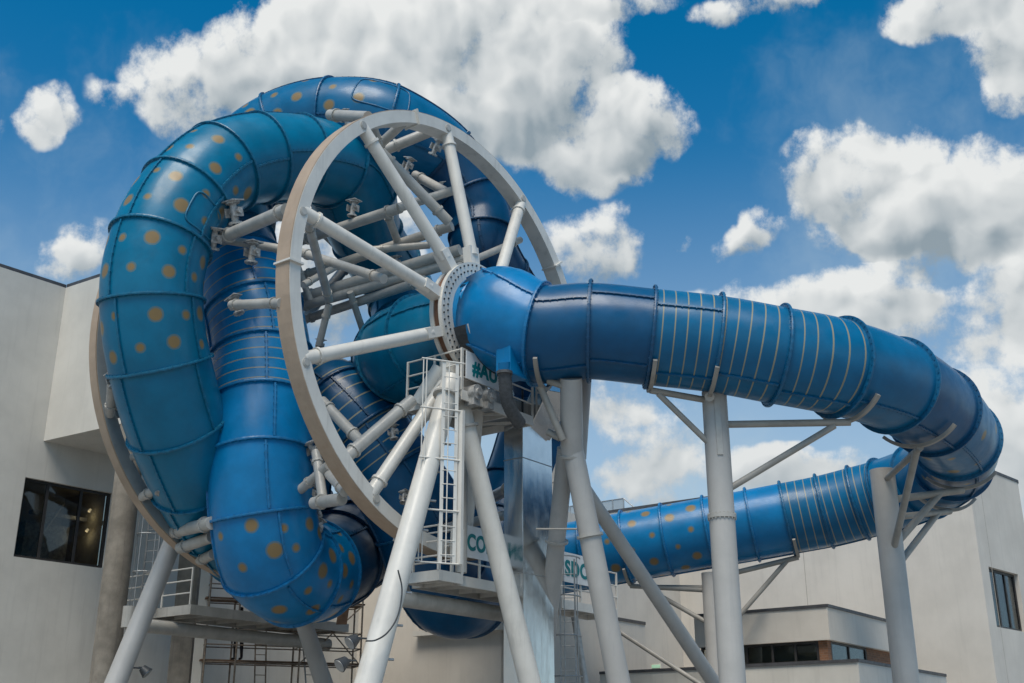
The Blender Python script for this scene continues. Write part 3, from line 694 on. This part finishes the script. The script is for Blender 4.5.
# ------------------------------------------------------------------ exit tube
ex = [(W(.70, 0, 0)), (W(1.35, 0, 0)), AT(505, 320, 29.4), AT(540, 334, 28.9), AT(590, 331, 28.7), AT(650, 337, 28.6), AT(715, 344, 28.5), AT(776, 355, 28.4), AT(838, 367, 28.6), AT(893, 385, 29.8), AT(933, 411, 31.6), AT(955, 438, 33.8),
      AT(951, 461, 36), AT(923, 481, 37.6), AT(886, 495, 38.6), AT(858, 502.5, 39.0), AT(824, 511, 39.35), AT(787, 518, 39.65), AT(752, 524.5, 39.9), AT(709, 532, 40.2), AT(667, 539.5, 40.5), AT(627, 546.5, 40.8), AT(585, 554, 41.1), AT(540, 562, 41.4), AT(480, 573, 41.8)]
er = [1.22, 1.33, 1.38, 1.26]+[1.22]*(len(ex)-4)
ET = thing('slide_tube', (ex[9].x, ex[9].y, 8), 'blue enclosed slide tube sweeping right from the wheel hub and curving back behind', 'waterslide')
esw = Sweep(ex, er, 14)
kx_ = [0, 3]+list(range(4, len(ex)))
bd = [float(np.interp(i, esw.par, esw.L)) for i in kx_]
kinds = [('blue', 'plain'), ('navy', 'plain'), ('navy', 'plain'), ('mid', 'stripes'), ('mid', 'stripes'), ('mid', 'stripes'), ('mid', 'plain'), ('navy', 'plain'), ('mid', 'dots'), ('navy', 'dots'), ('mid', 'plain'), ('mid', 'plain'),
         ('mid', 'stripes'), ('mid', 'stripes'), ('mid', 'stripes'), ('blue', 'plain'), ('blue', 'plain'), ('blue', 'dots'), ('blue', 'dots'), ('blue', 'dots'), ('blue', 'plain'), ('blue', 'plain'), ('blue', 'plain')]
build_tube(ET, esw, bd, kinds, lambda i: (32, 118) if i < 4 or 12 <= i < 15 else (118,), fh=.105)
# square boss and drain pipe under the funnel
p = AT(504, 350, 27.95)
MB().box(p-A*.26-Z*.62+B*.0, A*.45, B*.7, Z*.95).build('drain_box', TM['blue', 'plain'], ET, .03)
p0 = AT(504, 362, 27.75); p1 = AT(504.5, 371, 27.75)
MB().pipe(p0, p1, .15, n=24).build('drain_stub', TM['blue', 'plain'], ET)
hp, _ = catmull([p1, AT(505.5, 385, 27.75), AT(507, 400, 27.8), AT(512, 412, 27.95), AT(520, 424, 28.2)], 10)
mb = MB(); n = 20; vs = []; fs = []
for i, pt in enumerate(hp):
    t = (hp[min(i+1, len(hp)-1)]-hp[max(i-1, 0)]).normalized(); u = t.cross(A).normalized(); v = t.cross(u)
    rr = .16+(.01 if i % 2 else 0)
    for j in range(n): an_ = 2*math.pi*j/n; vs.append(pt+u*math.cos(an_)*rr+v*math.sin(an_)*rr)
fs = [(i*n+j, i*n+(j+1) % n, (i+1)*n+(j+1) % n, (i+1)*n+j) for i in range(len(hp)-1) for j in range(n)]
mb.add(vs, fs, True); mb.pipe(p1-Z*.02, p1-Z*.09, .2, n=24)
mb.build('drain_hose', M_hose, ET)
# open splash flap at the hub
fl = MB()
for i in range(8):
    a0 = 203+i*9
    fl.box(WP(.98, 1.50, a0), A*.46, WP(1., 1.50, a0+9)-WP(1., 1.50, a0), (WP(1., 1.54, a0)-WP(1., 1.50, a0)))
fl.build('guard_flap', M_dark, ET)
fl = MB(); fl.path([WP(1.45, 1.54, 203+i*4) for i in range(19)], .025); fl.build('flap_edge', M_white, ET)

# ------------------------------------------------------------------ steel columns under the exit tube
def cradle(parent, sw, px, py, m=M_arm, lo=130, hi=230, guess=None):
    # half hoop hugging the tube at the nearest place on screen
    best = None
    for i, P in enumerate(sw.p):
        q = P-EYE; d = q.y*math.cos(PITCH)+q.z*math.sin(PITCH); sxp = 512+F*q.x/d; syp = 341.5-F*(q.z*math.cos(PITCH)-q.y*math.sin(PITCH))/d
        e = (sxp-px)**2+(syp-py)**2
        if guess and abs(d-guess) > 2.5: continue
        if best is None or e < best[0]: best = (e, i)
    i = best[1]; P = sw.p[i]; t = sw.t[i]; dn = (-Z+t*Z.dot(t)).normalized(); sd = t.cross(dn)
    mb = MB(); r = sw.r[i]+.13; vs = []
    n = 20
    for k in range(n+1):
        an_ = R(-46+92*k/n); rd = dn*math.cos(an_)+sd*math.sin(an_)
        for (dt, dr) in ((-.05, -.04), (.05, -.04), (.05, .05), (-.05, .05)): vs.append(P+rd*(r+dr)+t*dt)
    fs = [(k*4+j, k*4+(j+1) % 4, (k+1)*4+(j+1) % 4, (k+1)*4+j) for k in range(n) for j in range(4)]+[(3, 2, 1, 0), (n*4, n*4+1, n*4+2, n*4+3)]
    mb.add(vs, fs); mb.build('cradle', m, parent)
    return P+dn*(r+.05)
def column(px, py, d, r, label, joints=()):
    p = AT(px, py, d); o = thing('support_column', (p.x, p.y, 0), label, 'steel column', 'steel columns carrying the slide tube')
    c = MB().pipe((p.x, p.y, 0), p, r, n=40).build('column', M_col, o)
    mb = MB()
    for jy in joints:
        z = EYE.z+p.y*math.tan(PITCH-math.atan((jy-341.5)/F))
        mb.pipe((p.x, p.y, z-.045), (p.x, p.y, z+.045), r*1.12, n=40)
        for k in range(20):
            an_ = k*math.pi/10; c_ = Vector((p.x+math.cos(an_)*r*1.06, p.y+math.sin(an_)*r*1.06, z)); mb.pipe(c_-Z*.08, c_+Z*.08, .018, n=6)
    if joints: mb.build('bolted_joint', M_pipe, o)
    return o, p
def arm(o, p, q, r=.1, name='arm'):
    r *= .82
    MB().pipe(p, q, r, n=16).build(name, M_arm, o)
c1, ct = column(714, 392, 28.6, .31, 'tall grey steel column under the striped part of the slide tube', (517,))
q1 = cradle(c1, esw, 655, 340, guess=28.6); q2 = cradle(c1, esw, 716, 345, guess=28.5); q3 = cradle(c1, esw, 846, 370, guess=28.6)
arm(c1, q1, ct-Z*.25, .1); arm(c1, q1.lerp(ct-Z*.25, .12)-Z*.05, ct-Z*1.55, .09, 'brace')
arm(c1, q3, ct-Z*.85, .11); arm(c1, q3.lerp(ct-Z*.85, .12)-Z*.08, ct-Z*2.6, .1, 'brace')
MB().pipe(q2, ct-Z*.02, .12, n=16).build('head_post', M_pipe, c1)
MB().box(ct+Vector((-.07, -.34, -1.7)), (.14, 0, 0), (0, .06, 0), (0, 0, 1.6)).build('stiffener', M_pipe, c1)
c2_, ct2 = column(882, 470, 33.0, .35, 'thick pale steel column inside the turn of the slide tube', ())
q1 = cradle(c2_, esw, 915, 398, guess=30.5); q2 = cradle(c2_, esw, 956, 445, guess=34); q3 = cradle(c2_, esw, 945, 475, guess=36.3)
arm(c2_, q1, ct2-Z*.35, .11); arm(c2_, q1.lerp(ct2-Z*.35, .1), ct2-Z*2.5, .12, 'brace')
arm(c2_, q2, ct2-Z*.9, .13); arm(c2_, q2.lerp(ct2-Z*.9, .3), ct2-Z*2.3, .13, 'brace')
arm(c2_, q3, ct2-Z*1.4, .12); arm(c2_, q3.lerp(ct2-Z*1.4, .2), ct2-Z*2.9, .12, 'brace')
c3, ct3 = column(710, 573, 39.5, .3, 'darker short steel column behind the tall one under the return tube', ())
q1 = cradle(c3, esw, 790, 518, guess=39.6); q2 = cradle(c3, esw, 625, 547, guess=40.9)
arm(c3, q1, ct3-Z*.2, .11); arm(c3, q1.lerp(ct3-Z*.2, .12), ct3-Z*2.4, .1, 'brace')
arm(c3, q2, ct3-Z*.6, .1); arm(c3, ct3-Z*.5, AT(649, 587, 40.3), .1); arm(c3, AT(650, 590, 40.3), ct3-Z*1.8, .1, 'brace')

# ------------------------------------------------------------------ support frame at the front hub
SF = thing('wheel_support', W(1, 0, -12.3), 'white steel A-frame with service platforms and ladder holding the front hub', 'steel frame')
def leg(parent, top, through, s, r0, r1, name='leg', m=M_white, joints=()):
    P0 = PL(*top, s) if len(top) == 2 else PL(*top); Q = PL(*through, s) if len(through) == 2 else PL(*through)
    d = (Q-P0); k = (P0.z)/(-d.z); G_ = P0+d*k
    o = MB().pipe(P0, G_, r0, r1, n=36).build(name, m, parent)
    return o, P0, G_
l1, P1, G1 = leg(SF, (452, 378), (368, 683), .95, .25, .305)
P2 = AT(457, 390, 28.7); Q2 = AT(530, 683, 27.3); G2 = P2+(Q2-P2)*(P2.z/(P2.z-Q2.z)); l2 = MB().pipe(P2, G2, .235, .28, n=36).build('leg', M_white, SF)
# step bolts on leg 1
for i in range(1, 9):
    c = P1.lerp(G1, .1+i*.07); MB().pipe(c+B*.28+A*.10, c+B*.42+A*.16, .028, n=8).build('step_bolt', M_steel, l1)
def LEG(a_, b_, r0, r1):
    P0 = AT(*a_); Q = AT(*b_); d = Q-P0; G_ = P0+d*(P0.z/(-d.z)); return MB().pipe(P0, G_, r0, r1, n=36).build('leg', M_col, SF), P0, G_
ptop = AT(571, 378, 28.3)
l0 = MB().pipe(ptop, AT(572, 455, 28.6), .275, .285, n=36).build('leg', M_col, SF)
l3, P3, G3 = LEG((573, 450, 28.6), (619, 683, 27.2), .265, .29)
l4, P4, G4 = LEG((566, 448, 29.2), (542, 683, 30.2), .225, .25)
l5 = MB().pipe(AT(583, 372, 30.0), AT(577, 458, 29.2), .24, .24, n=36).build('leg_head', M_col, SF)
l6, P6, G6 = LEG((575, 475, 28.9), (712, 680, 31.5), .18, .215)
for (P_0, G_, py, r_) in ((P3, G3, 537, .31), (P4, G4, 540, .29), (ptop, AT(572, 455, 28.6), 455, .31), (P1, G1, 398, .33), (P2, G2, 425, .3)):
    best = min((abs((341.5-F*((Q.z-1.6)*math.cos(PITCH)-Q.y*math.sin(PITCH))/(Q.y*math.cos(PITCH)+(Q.z-1.6)*math.sin(PITCH)))-py), k) for k in range(101) for Q in [P_0.lerp(G_, k/100)])[1]/100
    mb = MB(); collar(mb, P_0, G_, best, r_*.86); mb.build('bolted_joint', M_pipe, SF)
# saddle between the legs below the hub
mb = MB(); mb.box(W(.3, -1.3, -2.28), A*.6, B*3.6, Z*.5); mb.build('saddle_beam', M_pipe, SF, .03)
mb = MB(); mb.pipe(AT(424, 414, 28.2), AT(462, 405, 29.2), .19, n=28); mb.pipe(AT(440, 368, 28.9), AT(418, 404, 28.7), .2, n=24); mb.pipe(AT(436, 385, 28.7), AT(452, 400, 28.8), .26, n=24)
mb.pipe(AT(449, 362, 28.9), AT(449, 395, 28.8), .24, n=24); mb.build('node_casting', M_white, SF)
# drive motors
mb = MB()
for (px, py) in ((472, 393), (486, 397)):
    c = PL(px, py, 1.2); mb.pipe(c-A*.2, c+A*.2, .19, n=24); mb.pipe(c+A*.2, c+A*.26, .09, n=16); mb.box(c-A*.16-B*.12-Z*.34, A*.32, B*.24, Z*.25)
mb.build('drive_wheel', M_gear, SF)
def platform(parent, corner, la, lb, post=(), rail=1.1, sides=('a', 'b'), beams=True, nm='platform', mat_=M_white, deck=.25):
    """corner = nearest lower corner; runs -A for la, +B for lb"""
    c = Vector(corner); mb = MB()
    mb.box(c-A*.05, A*.05, B*lb, Z*deck); mb.box(c-A*la, A*.05, B*lb, Z*deck); mb.box(c-A*(la-.05), A*(la-.1), B*.05, Z*deck); mb.box(c-A*(la-.05)+B*(lb-.05), A*(la-.1), B*.05, Z*deck)
    n_ = max(2, int(lb/.8))
    for i in range(1, n_): mb.box(c-A*(la-.05)+B*(lb*i/n_)+Z*.04, A*(la-.1), B*.06, Z*.14)
    for i in range(n_):
        p = c-A*(la-.05)+B*(lb*i/n_+.05); mb.beam(p+Z*.1, p+A*(la-.1)+B*(lb/n_-.1)+Z*.1, .06, .06)
    o = mb.build(nm, mat_, parent)
    MB().box(c-A*(la-.05)+B*.05+Z*(deck-.05), A*(la-.1), B*(lb-.1), Z*.03).build('deck', M_steel, o)
    r_ = MB()
    def rl(p, q, n2):
        for i in range(n2+1): x_ = p.lerp(q, i/n2); r_.box(x_-A*.025-B*.025+Z*deck, A*.05, B*.05, Z*rail)
        for hh in (.35, .7, 1.08): r_.pipe(p+Z*(deck+hh), q+Z*(deck+hh), .024, n=8)
    if 'a' in sides: rl(c-A*la+B*.03, c+B*.03-A*.03, max(1, round(la/1.1)))
    if 'b' in sides: rl(c-A*.03, c+B*lb-A*.03, max(1, round(lb/1.0)))
    if 'c' in sides: rl(c-A*la+A*.03+B*.03, c-A*la+A*.03+B*lb, max(1, round(lb/1.)))
    r_.build('railing', M_white, o)
    return o
top_c = AT(462, 399, 28.0); p_top = platform(SF, top_c, 1.85, 3.0)
mid_c = ATZ(452, 584, 5.55); p_mid = platform(SF, mid_c, 1.3, 4.4)
small_c = mid_c-B*.95+A*.12; p_s = platform(SF, ATZ(439, 580, 5.55), 1.15, .9)
mb = MB(); c = mid_c-Z*.36-A*1.2-B*1.0; mb.pipe(c+A*.3+B*-.2, c+A*.3+B*5.2, .2, n=20); mb.pipe(AT(408, 588, 28.5), AT(401, 590, 28.5), .3, n=24); mb.build('cross_beam', M_pipe, SF)
# signs
def text(s, size, o, x, up, m, parent, name='lettering', sx_=.75, off=.02):
    cu = bpy.data.curves.new('t', 'FONT'); cu.body = s; cu.size = size; cu.extrude = .006; cu.offset = off; cu.space_character = 1.08
    to = bpy.data.objects.new('t', cu); scn.collection.objects.link(to); bpy.context.view_layer.update()
    me = bpy.data.meshes.new_from_object(to.evaluated_get(bpy.context.evaluated_depsgraph_get())); bpy.data.objects.remove(to)
    x = Vector(x).normalized(); up = Vector(up).normalized(); n_ = x.cross(up); base = Vector((0, 0, 0)); pr = parent
    while pr is not None: base = base+pr.location; pr = pr.parent
    for v in me.vertices: c = v.co.copy(); v.co = Vector(o)+x*c.x*sx_+up*c.y+n_*c.z-base
    me.materials.clear(); me.materials.append(m); ob = bpy.data.objects.new(name, me); scn.collection.objects.link(ob); ob.parent = parent; return ob
sx0 = top_c+A*.03+Z*.38; dn = (B*1.55-Z*.0).normalized()
sg = MB().box(top_c+A*.06+B*.05+Z*.55, B*1.75, A*.02, Z*.72).build('banner', M_sign, p_top)
text('#AU', .52, top_c+A*.085+B*.30+Z*.72, B, Z, M_letter, sg, sx_=.95)
sg = MB().box(mid_c+A*.015+B*.05+Z*.72, B*4.0, A*.02, Z*.8).build('banner', M_sign, p_mid)
text('CON', .56, mid_c+A*.04+B*.52+Z*.92, B, Z, M_letter, sg, sx_=.85)
# caged ladders
def ladder(parent, p, q, x, out, wd=.45, cage=True, name='ladder', m=M_white, cage0=.0):
    p = Vector(p); q = Vector(q); x = Vector(x).normalized(); out = Vector(out).normalized(); L_ = (q-p).length; d = (q-p)/L_
    mb = MB()
    for sg_ in (-1, 1): mb.box(p+x*sg_*wd/2-x*.022-out*.02, x*.044, out*.044, q-p)
    for i in range(int(L_/.33)): c = p+d*(.2+i*.33); mb.pipe(c-x*wd/2, c+x*wd/2, .013, n=8)
    o = mb.build(name, m, parent)
    if cage:
        mb = MB(); n_ = int((L_-cage0)/1.0)
        pts0 = [(x*math.cos(R(a_))*.38+out*(.12+math.sin(R(a_))*.5)) for a_ in range(-10, 191, 20)]
        for i in range(n_+1):
            c = p+d*(cage0+(L_-cage0)*i/n_); mb.path([c+k for k in pts0], .022, n=6)
        for k in (2, 5, 8): mb.pipe(p+d*cage0+pts0[k], q+pts0[k], .016, n=6)
        mb.build('safety_cage', m, o)
    return o
lt = AT(451, 362, 27.7); lb_ = Vector((lt.x, lt.y, mid_c.z+.2))
ladder(SF, lb_, lt, (A*.5+B*.86), -A*.3-B*.3+Vector((-.6, -.4, 0)), cage=True, wd=.34)
mb = MB(); mb.box(lb_+B*.22+A*.05, B*.09, A*.16, Z*(lt.z-lb_.z-1.2)); mb.build('cable_tray', M_white, SF)
pq = AT(463, 425, 29.3); mb = MB(); mb.pipe((pq.x, pq.y, 5.85), pq, .15, n=20); mb.build('hanger_post', M_pipe, SF)
# right hand low platform with banner and ladders
rb_c = ATZ(562, 608, 5.55)
pc = platform(SF, rb_c, 1.1, 3.0)
sg = MB().box(rb_c+A*.02+Z*.75+B*.02, B*1.9, A*.02, Z*.85).build('banner', M_sign, pc)
text('SDO', .6, rb_c+A*.045+B*.12+Z*.95, B, Z, M_letter, sg, sx_=1.0)
ladder(SF, (rb_c.x+.15, rb_c.y-.2, 0), (rb_c.x+.15, rb_c.y-.2, 6.9), (1, 0, 0), (-.2, -1, 0), wd=.42, cage=True, cage0=1.5, m=M_steel)
MB().pipe((rb_c.x+1.0, rb_c.y+.2, 1.0), (rb_c.x+.35, rb_c.y-.0, 5.3), .1, n=12).build('brace', M_steel, SF)
arm(SF, AT(548, 381, 28.4), AT(569, 388, 28.2), .1, 'arm'); arm(SF, AT(540, 386, 28.4), AT(563, 440, 28.2), .11, 'brace'); arm(SF, AT(548, 432, 28.6), AT(560, 438, 28.4), .11, 'brace'); cradle(SF, esw, 545, 335, guess=28.9)
arm(SF, AT(620, 632, 38), AT(712, 692, 36), .09, 'brace'); arm(SF, AT(536, 529, 28), AT(577, 529, 28), .03, 'tie_bar')
tp = MB().box(PL(552, 376, 1.2), B*.5, A*.1, Z*-1.2); 
# polished ventilation duct
Dc = AT(523, 560, 29.0); Dc.z = 0; zt = AT(523, 408, 29.0).z
du = thing('duct', Dc, 'polished stainless steel duct shaft standing between the white legs', 'duct')
dA = .62; dB = 1.35
mb = MB(); zz = 0
while zz < zt-.01:
    z2 = min(zz+3.0, zt); mb.box(Dc-A*dA+Z*(zz+.006), A*dA, B*dB, Z*(z2-zz-.012)); zz = z2
mb.build('shaft', M_chrome, du, .01)
zz = 3.
while zz < zt: MB().box(Dc-A*(dA+.01)-B*.01+Z*(zz-.012), A*(dA+.02), B*(dB+.02), Z*.024).build('joint_strip', M_steel, du); zz += 3.
mb = MB(); mb.beam(Vector((Dc.x, Dc.y, zt+.0))-A*.3+B*.9, AT(556, 385, 30.5), .8, .7); mb.build('elbow', M_chrome, du, .02)
MB().path([Dc+Z*(zt+.02), Dc+Z*(zt+.9)], .03).build('rod', M_dark, du)

# ------------------------------------------------------------------ rear support frame
RS = thing('wheel_support', W(-8.4, 0, -12.3), 'grey-white rear leg frame with long service platform at the left', 'steel frame')
leg(RS, (214, 440), (113, 690), -8.1, .23, .30, m=M_col)
leg(RS, (283, 560), (326, 690), -8.6, .24, .32, m=M_col)
far_c = ATZ(190, 614, 5.55)
pf = platform(RS, far_c, 1.9, 6.6, sides=(), deck=.28, mat_=M_pipe)
mb = MB(); c = far_c-A*.95-B*.6-Z*.35; mb.pipe(c-B*.8, c+B*7.2, .2, n=20); mb.pipe(c-B*.8-Z*.1, c-B*.8+Z*.5, .2, n=20); mb.build('cross_beam', M_pipe, RS)
def rail_run(p, q, n2, parent):
    r_ = MB(); p = Vector(p); q = Vector(q)
    for i in range(n2+1): x_ = p.lerp(q, i/n2); r_.box(x_-A*.022-B*.022, A*.044, B*.044, Z*1.1)
    for hh in (.35, .72, 1.08): r_.pipe(p+Z*hh, q+Z*hh, .022, n=8)
    r_.build('railing', M_white, parent)
rail_run(far_c-A*3.2+Z*.28, far_c-A*1.75+Z*.28, 1, RS); rail_run(far_c-A*1.4+Z*.28, far_c-A*.05+Z*.28, 1, RS)
mb = MB(); mb.box(far_c-A*3.2-B*.0+Z*.0, A*1.35, B*1.2, Z*.22); mb.build('ladder_landing', M_pipe, RS)
lp = AT(147, 600, 34.5)
ladder(RS, (lp.x, lp.y, 5.7), (lp.x, lp.y, 12.6), (.9, -.3, 0), (-.3, -.9, 0), cage=True, m=M_steel)

# ------------------------------------------------------------------ scaffold by the wall
scg = AT(280, 640, 38.5); SC = thing('scaffold', (scg.x, scg.y, 0), 'rusty pipe scaffold with boards beside the wall under the wheel', 'scaffold')
sxd = Vector((.93, .37, 0)).normalized(); syd = Vector((-.37, .93, 0)); s0 = AT(206, 640, 37.2); s0 = Vector((s0.x, s0.y, 0))
zb1 = AT(240, 662, 37.5).z-.02; zb2 = zb1+2.0
cols_ = [0, 1.0, 3.1, 5.2]
for i in cols_:
    for j in (0, 1.1):
        m_ = MB().pipe(s0+sxd*i+syd*j, s0+sxd*i+syd*j+Z*(zb2+2.3), .032, n=8)
        m_.build('upright', M_scaf, SC)
for zz in (1.5, zb1, zb1+.55, zb1+1.05, zb2, zb2+.5, zb2+1.0, zb2+1.9):
    for j in (0, 1.1): MB().pipe(s0+syd*j+Z*zz, s0+sxd*5.2+syd*j+Z*zz, .024, n=6).build('ledger', M_scaf, SC)
    for i in cols_: MB().pipe(s0+sxd*i+Z*zz, s0+sxd*i+syd*1.1+Z*zz, .022, n=6).build('transom', M_scaf, SC)
MB().pipe(s0+sxd*3.1+Z*zb1, s0+sxd*5.2+Z*zb2, .024, n=6).build('diagonal', M_scaf, SC); MB().pipe(s0+sxd*5.2+Z*zb1, s0+sxd*3.4+Z*(zb2-.1), .024, n=6).build('diagonal', M_scaf, SC)
for zz in (zb1, zb2):
    for k in range(3): MB().box(s0-sxd*.1+syd*(.05+k*.34)+Z*(zz+.03), sxd*5.4, syd*.3, Z*.05).build('board', M_wood, SC)
ladder(SC, s0+sxd*2.1+syd*.2+Z*0, s0+sxd*1.8+syd*.5+Z*zb2, sxd, syd, wd=.36, cage=False, m=M_scaf)
ladder(SC, s0+sxd*3.7+syd*.1+Z*(zb1-1.5), s0+sxd*3.3+syd*.5+Z*(zb2), sxd, syd, wd=.36, cage=False, m=M_steel)
# leaning boards on the scaffold
mb = MB(); p = AT(337, 606, 38); mb.box(p-Z*.6, Vector((.35, 0, 0)), Vector((0, .05, 0)), Vector((.12, .1, 1.3))); tag(mb.build('leaning_board', M_wood), 'plywood board leaning on the platform at the scaffold end', 'board')

# person on the scaffold (only the lower half shows under the platform)
def person(base, face):
    fx = Vector(face).normalized(); sd = Vector((fx.y, -fx.x, 0))
    J = dict(pel=(0, 0, .95), sp=(0, .0, 1.2), ch=(0, .0, 1.42), nk=(0, .02, 1.55), hd=(0, .04, 1.68), ht=(0, .03, 1.76),
             lh=(-.1, 0, .9), lk=(-.11, .02, .5), la=(-.12, -.02, .09), lt=(-.13, .16, .04), rh=(.1, 0, .9), rk=(.12, .03, .5), ra=(.13, 0, .09), rt=(.15, .17, .04),
             ls=(-.19, 0, 1.43), le=(-.25, .02, 1.15), lw=(-.22, .16, .95), rs=(.19, 0, 1.43), re=(.25, .02, 1.15), rw=(.22, .16, .95))
    rad = dict(pel=.14, sp=.125, ch=.15, nk=.055, hd=.09, ht=.07, lh=.095, lk=.065, la=.045, lt=.04, rh=.095, rk=.065, ra=.045, rt=.04, ls=.065, le=.045, lw=.03, rs=.065, re=.045, rw=.03)
    E_ = [('pel', 'sp'), ('sp', 'ch'), ('ch', 'nk'), ('nk', 'hd'), ('hd', 'ht'), ('pel', 'lh'), ('lh', 'lk'), ('lk', 'la'), ('la', 'lt'), ('pel', 'rh'), ('rh', 'rk'), ('rk', 'ra'), ('ra', 'rt'), ('ch', 'ls'), ('ls', 'le'), ('le', 'lw'), ('ch', 'rs'), ('rs', 're'), ('re', 'rw')]
    for sgn, wn in ((-1, 'lw'), (1, 'rw')):
        wx = J[wn]
        for k in range(4):
            a_ = wn+'f%d' % k; b__ = wn+'g%d' % k
            J[a_] = (wx[0]+(k-1.5)*.022, wx[1]+.09, wx[2]-.03); J[b__] = (wx[0]+(k-1.5)*.024, wx[1]+.15-(.015 if k in (0, 3) else 0), wx[2]-.07); rad[a_] = .01; rad[b__] = .008
            E_ += [(wn, a_), (a_, b__)]
        J[wn+'t'] = (wx[0]-sgn*.05, wx[1]+.06, wx[2]-.02); rad[wn+'t'] = .011; E_.append((wn, wn+'t'))
    ks = list(J); me = bpy.data.meshes.new('person')
    me.from_pydata([sd*J[k][0]+fx*J[k][1]+Z*J[k][2] for k in ks], [(ks.index(a_), ks.index(b_)) for a_, b_ in E_], [])
    o = bpy.data.objects.new('person', me); scn.collection.objects.link(o); o.location = base
    o.modifiers.new('skin', 'SKIN'); ss = o.modifiers.new('sub', 'SUBSURF'); ss.levels = 1; ss.render_levels = 2
    for i, k in enumerate(ks): me.skin_vertices[0].data[i].radius = (rad[k], rad[k])
    me.skin_vertices[0].data[0].use_root = True
    me.materials.append(M_cloth); return o
M_cloth = mat('dark_workwear', (.012, .012, .016), .9, 0, .2, 8.)
pp = s0+sxd*1.15+syd*.5+Z*(zb1+.082)
pe = tag(person(pp, (-.3, -1, 0)), 'person in dark trousers standing on the scaffold boards behind the platform', 'person')

# floodlights on the legs
def flood(P0, G0, f, side, label, r=.36):
    c = P0.lerp(G0, f)+side*r; o = thing('floodlight', c, label, 'floodlight', 'floodlights clamped to the legs')
    MB().pipe(c-side*.12, c+side*.05, .02, n=8).box(c-Z*.03, side*.12, side.cross(Z)*.06, Z*.06).build('arm', M_dark, o)
    d = (side*.6-Z*.5-Vector((0, 1, 0))*.2).normalized(); MB().pipe(c+side*.1, c+side*.1+d*.2, .1, .16, n=20).build('housing', M_dark, o)
    MB().pipe(c+side*.1+d*.2, c+side*.1+d*.215, .14, n=20).build('lens', M_steel, o)
L1d = (G1-P1); sdl = Vector((-.9, -.4, 0)).normalized()
def fr_at(P0, G_, py): return min((abs((341.5-F*((Q.z-1.6)*math.cos(PITCH)-Q.y*math.sin(PITCH))/(Q.y*math.cos(PITCH)+(Q.z-1.6)*math.sin(PITCH)))-py), k) for k in range(201) for Q in [P0.lerp(G_, k/200)])[1]/200
flood(P1, G1, fr_at(P1, G1, 640), sdl, 'upper small black floodlight on the left side of the front white leg', .42)
flood(P1, G1, fr_at(P1, G1, 662), sdl, 'lower small black floodlight on the left side of the front white leg', .5)
Pf = PL(214, 440, -8.1); Qf = PL(113, 690, -8.1); Gf = Pf+(Qf-Pf)*(Pf.z/(Pf.z-Qf.z))
flood(Pf, Gf, fr_at(Pf, Gf, 668), -sdl, 'small floodlight on the far left leg under the platform', .4)
# cable hanging along leg 1
cp = [PL(398, 570, 1.3), PL(402, 590, 1.35), PL(398, 615, 1.4), PL(388, 632, 1.4), PL(376, 640, 1.4), PL(366, 641, 1.35)]
cp, _ = catmull(cp, 6); tag(MB().path(cp, .018, n=6).build('cable', M_dark), 'thin black cable looping across the front white leg', 'cable')
